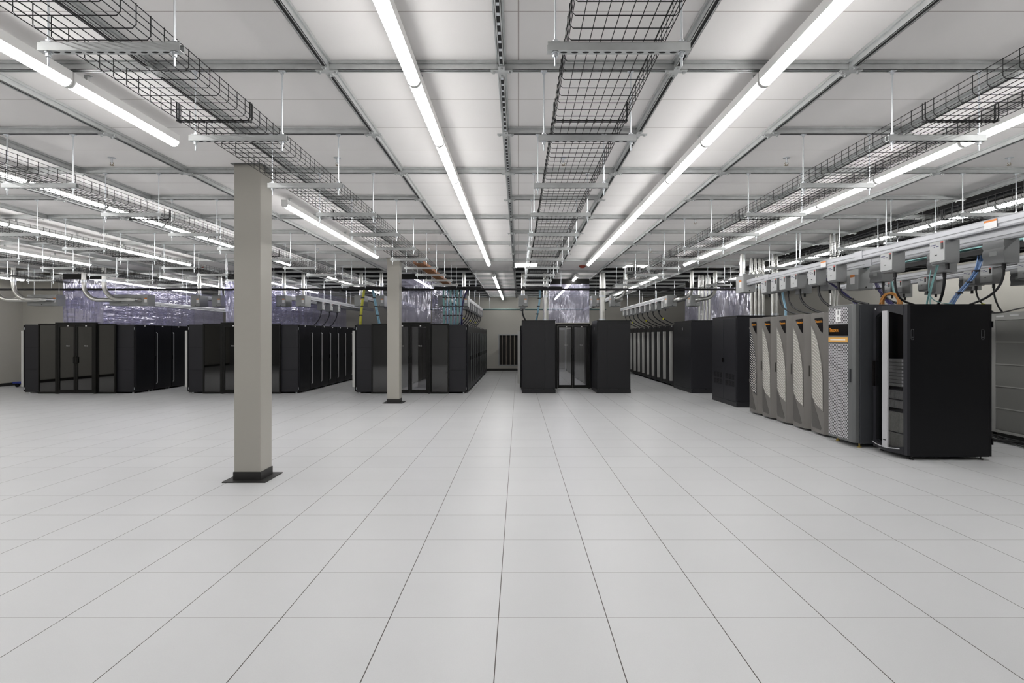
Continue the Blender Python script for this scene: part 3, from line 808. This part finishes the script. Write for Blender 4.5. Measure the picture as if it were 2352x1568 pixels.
for q in range(5):
    x = 7.15+.04*q; mb.tube([(x+.05*math.sin(t*1.1+q), 7.9+.25*t, .02+.008*(t % 2)+.01*q) for t in range(9)], .012, 6)
tag(mb.build('floor_cables', 'cable_black'), 'tangle of black cables on the floor before the pale cabinets', 'cable')
# ================================================================== PLASTIC CURTAINS
def sheet(p0, p1, z0, z1, label, amp=.03, seed=0, nm='plastic_curtain', header=True, m='plastic_sheet'):
    rnd = random.Random(seed); p0, p1 = Vector(p0), Vector(p1)
    ln = (p1-p0).length; d = (p1-p0)/ln; nrm = Vector((-d.y, d.x))
    nu = max(8, int(ln/.06)); nv = 16; vs_ = []; ph = [rnd.uniform(0, 6.28) for _ in range(6)]
    r = empty(nm, ((p0.x+p1.x)/2, (p0.y+p1.y)/2, z0)); c = Vector((r.location.x, r.location.y))
    for j in range(nv+1):
        v = j/nv
        for i in range(nu+1):
            u = ln*i/nu
            o = amp*(math.sin(u*9+ph[0]+v*1.5)*.5+math.sin(u*23+ph[1]-v*2)*.25+math.sin(u*4+v*5+ph[2])*.35)*(1.1-.6*v)
            q = p0+d*u+nrm*o-c
            vs_.append((q.x, q.y, (z1-z0)*v))
    fs_ = [(j*(nu+1)+i, j*(nu+1)+i+1, (j+1)*(nu+1)+i+1, (j+1)*(nu+1)+i) for j in range(nv) for i in range(nu)]
    MB().add(vs_, fs_).build('sheet', m, r, smooth=True)
    if header:
        h = MB(); a, b = p0-c, p1-c; t = .02
        pr = [(a.x-nrm.x*t, a.y-nrm.y*t), (b.x-nrm.x*t, b.y-nrm.y*t), (b.x+nrm.x*t, b.y+nrm.y*t), (a.x+nrm.x*t, a.y+nrm.y*t)]
        h.prism(pr, 'z', z1-z0-.01, z1-z0+.15); h.build('header_rail', 'frame_black', r)
        hr = MB()
        for f in (.05, .5, .95):
            q = a+(b-a)*f; hr.cyl((q.x, q.y, z1-z0+.14), (q.x, q.y, GZ-z0 if (z1-z0+.14) < GZ-z0 else z1-z0+.15), .005, 6)
        hr.build('hanger_rods', 'zinc', r)
    return tag(r, label, 'plastic curtain', 'clear plastic containment curtains')
for i, (xr, nm, a, b) in enumerate(GA):
    ye = 15.95+(6.5, 7.5, 9.0)[i]
    sheet((xr-2.15, 15.93), (xr-1.06, 15.93), 2.0, 3.22, 'clear plastic curtain hanging above the doors of '+nm, seed=i)
    sheet((xr-1.04, 15.95), (xr-1.04, ye), 1.96, 3.18, 'long clear plastic curtain along the right racks of '+nm, seed=10+i, header=False, m='plastic_stretched')
    if i < 2: sheet((xr-2.17, 15.95), (xr-2.17, ye), 1.96, 3.18, 'long clear plastic curtain along the left racks of '+nm, seed=20+i, header=False, m='plastic_stretched')
sheet((.92, 17.36), (2.18, 17.36), 2.02, 3.22, 'clear plastic curtain hanging above the central glass doors', seed=31, amp=.05)
sheet((5.25, 17.75), (7.3, 17.75), 2.0, 3.15, 'clear plastic curtain behind the dark cabinet of the right row', seed=32, amp=.05)

# ================================================================== CONDUITS
def pipe(pts, rad, label, name='steel_conduit', group='steel conduits', n=14, coup=()):
    r = empty(name, tuple(pts[-1])); o = Vector(pts[-1])
    MB().tube([Vector(p)-o for p in pts], rad, n).build('pipe', 'conduit', r, smooth=True)
    for c in coup:
        c = Vector(c)-o; MB().cyl(c-Vector((0,0,.03)), c+Vector((0,0,.03)), rad*1.18, n).build('coupling', 'zinc', r, smooth=True)
    return tag(r, label, 'conduit', group)
def elbow(x, xe, label, y=15.10, R=.40, z=2.575, rad=.055):
    pts = [(x, y, CZ), (x, y, z+R)]+[(x+R*(1-math.cos(t)), y, z+R-R*math.sin(t)) for t in [math.pi/2*i/10 for i in range(1, 11)]]+[(xe, y, z), (xe+.05, y+.03, z), (xe+.065, 15.235, z)]
    pipe(pts, rad, label, coup=[(x, y, z+R+.1)])
elbow(-14.05, -12.9, 'bent steel conduit leftmost in the picture, curving down to a grey box')
elbow(-13.4, -12.65, 'bent steel conduit second from the left wall, curving to the right', y=14.95)
elbow(-11.65, -10.85, 'bent steel conduit above the smoked doors, left one of its pair')
elbow(-11.0, -10.3, 'bent steel conduit above the smoked doors, right one of its pair', y=14.95)
def vpipe(x, y, z0, z1, rad, label, n=12): pipe([(x, y, z1), (x, y, z0)], rad, label, coup=[(x, y, z0+.03), (x, y, (z0+z1)/2)], n=n)
vpipe(2.44, 16.4, 2.05, CZ, .085, 'thick vertical steel conduit on the charcoal cabinet right of the glass doors')
vpipe(.78, 16.4, 2.05, CZ, .058, 'vertical steel conduit on the charcoal cabinet left of the glass doors')
for i in range(4): vpipe(5.52+.10*i, 17.2, 2.05, CZ, .036, 'vertical conduit on the dark cabinet beside the plastic curtain, %s from the left' % ('first', 'second', 'third', 'fourth')[i])
for i in range(4): vpipe(5.62+.095*i, 13.6, 2.065, CZ, .034, 'vertical conduit on the black louvred cabinet, %s from the left' % ('first', 'second', 'third', 'fourth')[i])
for i in range(2): vpipe(5.82+.09*i, 12.9, 2.065, CZ, .036, 'short conduit above the bronze towers behind the busway, %s' % ('left one', 'right one')[i])
for i in range(3): vpipe(5.77+.06*i, 10.4, 1.968, CZ, .026, 'conduit rising behind the bronze towers, %s from the left' % ('first', 'second', 'third')[i])

# ================================================================== BUSWAYS
BT, BB = 2.825, 2.705
def busway(x, y0, y1, label, box=True, rods=(), zb=BB, ro=0.0):
    r = empty('busway', (x, y0, zb)); tag(r, label, 'busway', 'overhead busways')
    h = BT-BB; ln = y1-y0
    prof = [(-.055, 0), (-.06, .01), (-.05, .02), (-.05, .045), (-.058, .055), (-.058, .105), (-.05, h), (.05, h), (.058, .105), (.058, .055), (.05, .045), (.05, .02), (.06, .01), (.055, 0), (.02, 0), (.02, .02), (-.02, .02), (-.02, 0)]
    rail = MB().prism(prof, 'y', 0, ln).build('rail', 'bus_alu', r)
    MB().box(-.019, .019, 0, ln, .012, .019).build('slot', 'slot_dark', r)
    y = 1.5
    while y < ln-.2: MB().box(-.064, .064, y, y+.18, .004, h+.004).build('joint_cover', 'bus_alu', r); y += 3.05
    if rods:
        for yy in rods: MB().cyl((ro, yy-y0, h), (ro, yy-y0, (GZ if x < 6 else TOP)-zb), .007, 8).box(min(-.03, ro-.02), .03, yy-y0-.03, yy-y0+.03, h, h+.02).build('hanger_rod', 'zinc', r)
    return r
def endbox(x, y, z0, z1, label, w=.28, d=.45, pipe_=True, sticker='front', rods=False):
    r = empty('junction_box', (x, y, z0)); tag(r, label, 'junction box', 'grey busway end boxes'); h = z1-z0
    MB().box(-w/2, w/2, 0, d, 0, h).build('housing', 'box_grey', r, bevel=.006)
    MB().box(-w/2+.01, w/2-.01, -.006, 0, .01, h-.01).build('cover', 'box_grey', r, bevel=.003)
    st = MB().box(-w/2-.003, -w/2, .10, .22, h*.28, h*.62).build('warning_label', 'sticker_white', r)
    MB().box(-w/2-.004, -w/2-.003, .10, .22, h*.62, h*.74).build('label_header', 'sticker_orange', r)
    if sticker == 'front' :
        MB().box(w/2-.10, w/2-.03, -.009, -.006, h*.3, h*.6).build('warning_label', 'sticker_white', r)
        MB().box(w/2-.10, w/2-.03, -.010, -.006, h*.6, h*.7).build('label_header', 'sticker_orange', r)
    MB().cyl((0, -.012, .03), (0, -.006, .03), .012, 8).build('knockout', 'badge_black', r)
    if rods:
        for s in (-1, 1): MB().cyl((s*(w/2-.06), d/2, h), (s*(w/2-.06), d/2, GZ-z0), .006, 6).build('hanger_rod', 'zinc', r)
    if pipe_: vpipe(x-(.075 if x == 5.03 else 0), y+d/2, z1, CZ, .05, 'vertical conduit above the '+label.replace('grey ', '', 1).replace('with orange-topped label ', ''))
    return r
endbox(-12.9, 15.25, 2.43, 2.73, 'grey junction box at the left, behind the bent conduits', w=.8, d=.3, pipe_=False, rods=True)
endbox(-10.55, 15.25, 2.43, 2.73, 'wide grey junction box above the smoked doors, with orange-topped label', w=1.05, d=.3, pipe_=False, rods=True)
eb = [
      (-9.47, .28, 'grey junction box left one over the middle left aisle group', True), (-8.85, .28, 'grey junction box second over the middle left aisle group', True),
      (-6.96, .28, 'grey junction box third over the middle left aisle group', True), (-6.39, .28, 'grey junction box fourth over the middle left aisle group', True),
      (-4.67, .28, 'grey junction box beside the yellow cable drop', True), (-4.07, .28, 'grey junction box just left of the second column', True),
      (-2.23, .28, 'grey junction box left of the blue cable curtain', True), (-1.62, .28, 'grey junction box right of the blue cable curtain', True),
      (.13, .28, 'small grey junction box over the rack left of the charcoal cabinet', True), (2.27, .24, 'grey junction box over the doorway side of the right charcoal cabinet', False), (2.85, .28, 'grey junction box over the right charcoal cabinet', False),
      (4.5, .28, 'grey junction box with bent pipe over the pale-striped racks', False), (5.12, .28, 'grey junction box beside it over the dark right cabinet', False)]
for x, w_, l, pp in eb:
    endbox(x, 16.5 if x != 5.12 else 16.3, 2.48, 2.80, l, w=w_, pipe_=pp)
busway(-10.9, 15.56, 24.6, 'pale metal busway running away over the far left aisle group', rods=(18.5, 20.9, 23.3), zb=2.50)
blab = {-9.47: 'on the left edge of the middle left aisle group', -8.85: 'second over the middle left aisle group', -6.96: 'third over the middle left aisle group',
        -6.39: 'over the right racks of the middle left aisle group', -4.67: 'behind the yellow cable drop', -4.07: 'just left of the second column', -2.23: 'over the racks beside the centre aisle, inner one',
        -1.62: 'over the rack doors beside the centre aisle', .13: 'over the racks left of the charcoal cabinet', 2.85: 'over the racks behind the right charcoal cabinet', 4.5: 'over the pale-striped racks', 5.12: 'over the dark right cabinet and row'}
for x, l in blab.items():
    busway(x, 16.955 if x != 5.12 else 16.755, 24.6, 'pale metal busway running away '+l, rods=(18.5, 20.9, 23.3))
# bent conduits to the two right boxes
def relbow(x, label, xt, ye=16.49):
    pipe([(xt, 16.1, CZ), (xt, 16.1, 2.98)]+[(xt-.3*(1-math.cos(t)), 16.1+.05*math.sin(t), 2.98-.30*math.sin(t)) for t in [math.pi/2*i/8 for i in range(1, 9)]]+[(x+.10, 16.18, 2.66), (x+.05, ye, 2.64)], .055, label)
relbow(4.5, 'bent steel conduit dropping to the junction box over the pale-striped racks', 4.95)
relbow(2.85, 'bent steel conduit behind the right charcoal cabinet', 3.05)
relbow(5.1, 'bent steel conduit dropping to the junction box over the dark right cabinet', 5.62, 16.285)

# foreground busways on the right
busway(5.03, 12.35, 2.0, 'bright metal busway nearest, crossing to the upper right edge') if False else None
def fbus(x, y0, y1, label, rods): return busway(x, y0, y1, label, rods=rods, ro=-.10 if x < 5.5 else (.05 if x < 6 else 0.0))
fbus(5.03, 3.6, 12.28, 'bright metal busway above the bronze towers, nearest of three on the right', (RY(1), RY(3), RY(5)))
fbus(5.67, 4.4, 12.28, 'second metal busway on the right, close behind the nearest one', (RY(2), RY(4)))
fbus(7.70, 5.4, 13.5, 'third metal busway on the right, with orange sticker, over the pale cabinets', (RY(3), RY(5)))
fbus(8.34, 6.4, 13.5, 'farthest metal busway on the right near the wall', (RY(4), RY(6)))
endbox(5.03, 12.28, 2.56, 2.93, 'junction box with orange-topped label at the end of the near right busway', w=.26, d=.42, pipe_=True, sticker='')
endbox(5.67, 9.2, 2.36, 2.700, 'junction box with two labels under the second right busway', w=.24, d=.34, pipe_=False, sticker='')
for x, y, l in ((4.968, 9.1, 'on the near right busway'), (4.968, 5.85, 'on the near right busway toward the camera'), (7.638, 8.75, 'on the third right busway')):
    s = MB().box(-.003, 0, 0, .16, .0, .09).build('paper_label', 'sticker_white', loc=(x, y, BB+.014)); tag(s, 'white paper label '+l, 'label')
    MB().box(-.004, -.003, 0, .16, .07, .09).build('label_header', 'sticker_orange', s)

def tapbox():
    r = empty('tap_box')          # hangs under the rail; faces -X; origin at rail underside
    prof = [(-.085, 0), (-.085, -.225), (-.075, -.255), (-.04, -.265), (.075, -.265), (.085, -.25), (.085, 0)]
    MB().prism(prof, 'y', -.12, .12).build('housing', 'tap_dark', r, bevel=.004)
    f = MB().box(-.092, -.085, -.118, .118, -.235, -.005).build('cover', 'box_pale', r, bevel=.003)
    b = MB().box(-.097, -.092, -.10, -.065, -.10, -.03).build('breaker', 'badge_black', f)
    MB().box(-.098, -.092, -.10, -.065, -.028, -.012).build('breaker_tab', 'breaker_red', b)
    MB().box(-.0935, -.092, .02, .10, -.045, -.035).box(-.0935, -.092, -.03, .01, -.066, -.056).box(-.0935, -.092, .03, .05, -.066, -.058).build('printed_label', 'sticker_ink', f)
    MB().box(-.0945, -.092, .0, .03, -.165, -.155).build('latch', 'badge_black', f)
    MB().cyl((0, -.04, -.265), (0, -.04, -.33), .022, 10).build('plug', 'cable_black', r)
    return r
def backbox():
    r = empty('tap_box')
    prof = [(-.09, .0), (-.10, -.06), (-.085, -.09), (-.10, -.13), (-.10, -.17), (-.085, -.20), (-.095, -.27), (.085, -.27), (.085, .0)]
    MB().prism(prof, 'y', -.15, .15).build('housing', 'tap_dark', r, smooth=True)
    MB().box(-.105, -.10, -.06, .04, -.175, -.125).build('logo_plate', 'box_grey', r)
    MB().cyl((0, -.04, -.27), (0, -.04, -.33), .022, 10).build('plug', 'cable_black', r)
    return r
TP, BP = Proto(tapbox()), Proto(backbox())
near1 = [6.65, 7.57, 8.89, 9.48, 10.11, 10.55, 10.90, 11.35]
n1l = ['nearest', 'second', 'third', 'fourth', 'fifth', 'sixth', 'seventh', 'last']
for i, y in enumerate(near1):
    TP.put((5.03, y, BB), 0, 'grey tap box under the near right busway, %s' % ('the last one, beside the end box' if i == 7 else n1l[i]+' from the camera'), 'tap boxes under the near right busway', 'tap box')
for i, y in enumerate((6.62, 7.54, 8.80, 10.3, 11.2)):
    BP.put((5.67, y, BB), 0, 'grey tap box with curved ribbed side under the second right busway, %s from the camera' % ORD[i], 'curved tap boxes', 'tap box')
for i, y in enumerate((8.47-.0, 9.17, 9.52, 10.62, 11.3, 11.65)):
    TP.put((7.70, y, BB), 0, 'grey tap box under the third right busway, %s from the camera' % ORD[i], 'tap boxes under the third right busway', 'tap box')
for i, y in enumerate((9.3, 10.4, 11.3, 12.2)):
    BP.put((8.34, y, BB), 0, 'curved grey tap box under the farthest right busway, %s from the camera' % ORD[i], 'curved tap boxes by the wall', 'tap box')
# small tap boxes along the far rows
far = [(-1.62, 17.6, 9, 'over the rack doors beside the centre aisle', math.pi), (4.5, 17.3, 9, 'over the pale-striped racks', 0), (-6.39, 18.2, 3, 'over the middle left racks', math.pi), (.13, 17.4, 2, 'over the racks left of the charcoal cabinet', 0), (-4.07, 17.5, 2, 'near the second column', 0), (-10.9, 18.0, 0, '', 0)]
for x, y0, c, l, rz in far:
    for i in range(c):
        TP.put((x, y0+.8*i, BB), rz, 'small grey tap box %s, %s from front' % (l, ORD[i]), 'tap boxes '+l, 'tap box')

# ================================================================== CABLES
def cable(pts, r, m, label, name='power_cable', tagc=None, group=None, n=8):
    o = Vector(pts[-1]); mb = MB().tube([Vector(p)-o for p in pts], r, n)
    ob = mb.build(name, m, loc=tuple(o), smooth=True); tag(ob, label, 'cable', group)
    if tagc is not None:
        c = Vector(pts[tagc])-o; MB().box(c.x-.035, c.x+.018, c.y-.012, c.y+.012, c.z-.028, c.z+.028).build('yellow_tag', 'tag_yellow', ob)
    return ob
TB = BB-.33
def drop(x, y, x2, y2, z2, label, sag=.25, r=.014, m='cable_black', tagc=None, z1=TB):
    cable(bez((x, y, z1), (x, y, z1-sag), (x2+(x-x2)*.35, y2+(y-y2)*.35, z2+.04), (x2, y2, z2), 14), r, m, label, tagc=tagc)
drop(5.03, 7.53, 5.35, 7.62, 2.014, 'black power cable drooping from the second near tap box to the black rack', sag=.35)
drop(5.03, 8.85, 5.25, 8.45, 2.07, 'thick black cable from the third near tap box to the perforated cabinet', sag=.2, r=.018)
drop(5.03, 9.44, 5.2, 8.95, 1.985, 'thick black cable from the fourth near tap box to the nearest bronze tower', r=.02)
drop(5.03, 10.07, 5.2, 9.6, 1.985, 'black cable from the fifth near tap box to a bronze tower', r=.02)
drop(5.03, 10.51, 5.15, 9.9, 1.985, 'black cable from the sixth near tap box to a bronze tower', sag=.3)
drop(5.03, 10.86, 5.15, 10.3, 1.985, 'black cable from the seventh near tap box to a bronze tower', sag=.3)
drop(5.67, 6.58, 5.85, 7.3, 2.0, 'black cable from the nearest curved tap box', sag=.3)
drop(5.67, 7.50, 5.8, 7.8, 2.014, 'black cable from the second curved tap box to the black rack', sag=.2, r=.018)
drop(5.67, 8.76, 5.75, 8.45, 2.07, 'black cable from the third curved tap box to the perforated cabinet', r=.018)
drop(7.70, 8.43, 7.7, 8.4, 1.96, 'black cable with yellow tag dropping to the pale cabinet', sag=.1, tagc=6)
drop(7.70, 9.13, 7.75, 9.0, 1.96, 'black cable from the third busway to the pale cabinet behind', sag=.2)
drop(7.70, 9.48, 7.9, 9.3, 1.96, 'black cable with yellow tag behind the near black rack', sag=.2, tagc=7)
cable(bez((6.07, 7.6, 2.0), (6.6, 7.7, 1.75), (7.1, 8.0, 2.1), (7.6, 8.3, 1.97)), .010, 'cable_black', 'thin black cable looping from the black rack to the pale cabinet')
def bundle(p0, p1, p2, p3, m, label, k=6, r=.010, spread=.03, ties=3):
    o = Vector(p3); e = empty('cable_bundle', tuple(p3)); tag(e, label, 'cable')
    mb = MB(); rnd = random.Random(len(label))
    for q in range(k):
        d0 = Vector((rnd.uniform(-spread, spread), rnd.uniform(-spread, spread), 0)); d1 = Vector((rnd.uniform(-spread, spread), rnd.uniform(-spread, spread), 0))
        mb.tube([x_-o for x_ in bez(Vector(p0)+d0, Vector(p1)+d1, Vector(p2)+d1, Vector(p3)+d0, 12)], r, 6)
    mb.build('cables', m, e, smooth=True)
    c = [x_-o for x_ in bez(p0, p1, p2, p3, 12)]
    for i in range(ties):
        p = c[3+3*i]; MB().cyl(p-Vector((0,0,.012)), p+Vector((0,0,.012)), spread*1.15+r, 10).build('cable_tie', 'cable_black', e)
    return e
bundle((6.95, 7.6, 2.78), (7.0, 7.7, 2.3), (7.35, 8.1, 2.1), (7.62, 8.25, 1.96), 'cable_blue', 'blue data cable bundle dropping onto the pale cabinet at the right edge', k=8)
bundle((6.8, 8.3, 2.78), (6.7, 8.2, 2.4), (6.2, 7.9, 2.3), (5.97, 7.8, 2.0), 'cable_blue', 'blue data cable bundle falling behind the near black rack', k=6)
bundle((5.50, 7.33, 2.70), (5.48, 7.35, 2.5), (5.42, 7.45, 2.2), (5.42, 7.45, 2.0), 'cable_teal', 'teal cables dropping straight onto the near black rack', k=4, r=.006, spread=.02, ties=1)
cable(bez((5.05, 6.9, 2.40), (5.05, 7.0, 2.05), (5.3, 7.25, 2.02), (5.7, 7.4, 2.01)), .006, 'cable_teal', 'thin teal cable curling across the top of the near black rack', name='data_cable')
bundle((5.92, 9.4, 2.7), (5.90, 9.3, 2.4), (5.68, 8.9, 2.3), (5.65, 8.5, 2.05), 'cable_purple', 'dark purple cable bundle behind the perforated cabinet', k=6)
bundle((6.10, 9.2, 2.7), (6.05, 9.1, 2.4), (5.82, 8.8, 2.3), (5.80, 8.5, 2.05), 'cable_teal', 'teal cable bundle beside the purple one', k=3, ties=1, spread=.015)
bundle((5.45, 8.45, 2.06), (5.45, 8.45, 2.28), (5.52, 8.15, 2.28), (5.52, 8.15, 2.05), 'cable_orange', 'orange cables looping on the cabinet top behind the near black rack', k=5, r=.013, ties=0)
bundle((5.25, 11.2, 2.60), (5.25, 11.2, 2.3), (5.2, 10.9, 2.2), (5.1, 10.75, 1.985), 'cable_pale_blue', 'pale blue cables falling onto the bronze towers', k=5, r=.008, ties=0)
bundle((5.35, 10.0, 2.7), (5.4, 9.8, 2.5), (5.45, 9.3, 2.3), (5.5, 9.0, 1.985), 'cable_purple', 'blue-purple cable bundle slanting down to the nearest bronze tower', k=5, r=.009)
# far drops
bundle((-4.35, 15.85, 2.92), (-4.4, 15.9, 2.6), (-4.45, 15.9, 2.3), (-4.5, 16.0, 1.93), 'cable_yellow', 'yellow cable bundle dropping beside the second column', k=6, r=.018, spread=.03)
bundle((-4.1, 15.85, 2.92), (-4.05, 15.9, 2.6), (-4.0, 15.9, 2.3), (-3.95, 16.0, 1.93), 'cable_pale_blue', 'pale blue cable bundle dropping just left of the second column', k=6, r=.016, spread=.03)
for i in range(6):
    x = -2.10+.098*i
    bundle((x, 15.84+.05*(i % 2), 2.93), (x-.03, 15.9, 2.6), (x+.02, 15.9, 2.3), (x-.03, 16.05+.05*(i % 2), 1.93), 'cable_pale_blue' if i % 2 else 'cable_teal', 'blue-green cable bundle in the curtain of cables beside the centre aisle, %s from the left' % ('first', 'second', 'third', 'fourth', 'fifth', 'sixth')[i], k=5, r=.010, spread=.024)
bundle((-1.44, 15.9, 2.92), (-1.6, 15.9, 2.6), (-1.6, 15.9, 2.3), (-1.62, 16.05, 1.93), 'cable_purple', 'purple cable bundle beside the cable curtain near the centre aisle', k=4, r=.012, spread=.02)
bundle((.6, 16.0, 2.92), (.6, 16.1, 2.6), (.55, 16.2, 2.3), (.5, 16.4, 2.05), 'cable_pale_blue', 'pale blue cable bundle behind the left charcoal cabinet top', k=5, r=.012)
for x, y0, c, l, zt in ((-1.62, 17.64, 9, 'over the racks beside the centre aisle', 1.948), (4.5, 18.06, 8, 'over the pale-striped racks', 1.978)):
    dx = -.3 if x < 0 else .5
    for i in range(c):
        drop(x, y0+.8*i, x+dx, y0+.8*i-.15, zt, ('black yellow-tagged cable %s, %s from front' if i % 3 == 0 else 'plain black power cable %s, %s from front') % (l, ORD[i]), sag=.15, r=.016, tagc=6 if i % 3 == 0 else None)
for i in range(3): drop(-6.39, 18.24+.8*i, -6.6, 18.1+.8*i, 1.948, 'black power cable over the middle left racks, %s from the front' % ORD[i], sag=.15, r=.016)
for i in range(2): drop(.13, 17.36+.8*i, .35, 17.3+.8*i, 1.95, 'black power cable over the racks left of the charcoal cabinet, %s from the front' % ORD[i], sag=.15, r=.018)

# dark cable run with teal cables, seen between the right-hand busways
r = empty('cable_ladder', (7.05, 0, 2.52)); 
r.location = (6.95, 0, 2.80); tag(r, 'cable ladder carrying black and teal cables, seen between the right busways', 'cable ladder')
for s in (-1, 1): MB().box(s*.22-.01, s*.22+.01, 6, 14, -.02, .05).build('side_rail', 'wire_black', r)
mb = MB(); y = 6.1
while y < 14: mb.box(-.21, .21, y-.012, y+.012, -.005, .008); y += .28
mb.build('rungs', 'wire_black', r)
rb = MB()
for y in (7.5, 10, 12.5): rb.cyl((-.22, y, 0), (-.22, y, TOP-2.80), .006, 6).cyl((.22, y, 0), (.22, y, TOP-2.80), .006, 6)
rb.build('hanger_rods', 'zinc', r)
mb = MB()
for q in range(10): mb.tube([(-.17+.034*q+.015*math.sin(t+q), 6+t*.5, .035+.03*math.sin(t*1.7+q*2)**2) for t in range(17)], .018, 6)
tag(mb.build('cable_bundle', 'cable_black', loc=(6.95, 0, 2.80)), 'black cables lying on the ladder between the right busways', 'cable')
mb = MB()
for q in range(4): mb.tube([(-.19+.02*q, 6+t*.5, .10+.012*math.sin(t*1.3+q)) for t in range(17)], .014, 6)
tag(mb.build('cable_bundle', 'cable_teal', loc=(6.95, 0, 2.80)), 'teal cables lying on the ladder between the right busways', 'cable')

# dark pipework in the open plenum at upper right
for i, (x, z, rr) in enumerate(((6.5, 4.2, .05), (7.5, 4.3, .07), (8.75, 4.15, .04), (9.95, 4.3, .07))):
    mb = MB().cyl((x, 4, z), (x, 18, z), rr, 12)
    for y in (6, 10, 14): mb.cyl((x, y, z), (x, y, TOP), .006, 5)
    tag(mb.build('plenum_pipe', 'cab_slate'), 'dark pipe running above the open ceiling at the upper right, %s from the panels' % ('first', 'second', 'third', 'fourth')[i], 'pipe', 'dark pipes in the open plenum')

# ================================================================== SPRINKLERS + DETECTORS
def sprk():
    r = empty('sprinkler_head')
    MB().cyl((0,0,-.004), (0,0,0), .036, 16).cyl((0,0,-.05), (0,0,0), .011, 8).build('stem', 'zinc', r)
    MB().cyl((0,0,-.082), (0,0,-.078), .020, 10).tube([(-.012,0,-.05),(-.018,0,-.065),(0,0,-.078)], .003, 5).tube([(.012,0,-.05),(.018,0,-.065),(0,0,-.078)], .003, 5).build('deflector', 'sprinkler_brass', r)
    return r
SPK = Proto(sprk())
for jy, y in enumerate((5.97, 9.05, 12.1)):
    for x, wh in ((-4.31, 'left of the near column'), (-1.92, 'between the near column and centre'), (.475, 'above the centre wire tray'), (2.84, 'right of centre'), (5.2, 'beside the open ceiling at right')):
        if x > 5 and y > 6: continue
        SPK.put((x, y, CZ), 0, 'small ceiling sprinkler head %s, %s from the camera' % (wh, ORD[jy]), 'ceiling sprinklers', 'sprinkler')
for x, y, l in ((1.70, 15.0, 'red-brown smoke detector on the ceiling near the end of a tube light, right of centre'), (-8.60, 15.2, 'red smoke detector on the ceiling at the left')):
    r = empty('smoke_detector', (x, y, CZ)); tag(r, l, 'smoke detector')
    MB().cyl((0,0,-.03), (0,0,0), .09, 20).build('base', 'detector_red', r); MB().cyl((0,0,-.06), (0,0,-.03), .06, 20).build('sensor', 'detector_red', r)

r = empty('vent_box', (2.95, 14.6, 3.24)); tag(r, 'small grey louvred box hanging under the ceiling beside the right panel light', 'vent')
MB().box(-.17, .17, -.22, .22, 0, .13).build('housing', 'box_grey', r, bevel=.004)
for i in range(5): MB().box(-.15+.062*i, -.12+.062*i, -.224, -.22, .02, .11).build('louvre', 'badge_black', r)
MB().cyl((.06, 0, .13), (.06, 0, CZ-3.24), .06, 14).build('duct_stub', 'conduit', r, smooth=True)
# blue pallet cart at the far left wall
r = empty('blue_cart', (-15.3, 18.0, 0)); tag(r, 'low blue wheeled cart by the left wall, partly behind the first rack', 'cart')
MB().box(-.6, .55, -.3, .3, .12, .17).box(.5, .55, -.3, .3, .03, .12).build('platform', 'blue_paint', r, bevel=.005)
MB().tube([(.52, -.25, .17), (.52, -.25, .62), (.52, .25, .62), (.52, .25, .17)], .016, 8).build('push_bar', 'blue_paint', r)
for sx in (-.5, .45):
    for sy in (-.24, .24): MB().cyl((sx, sy-.02, .06), (sx, sy+.02, .06), .06, 12).build('wheel', 'badge_black', r)
# red cable rack seen at upper right
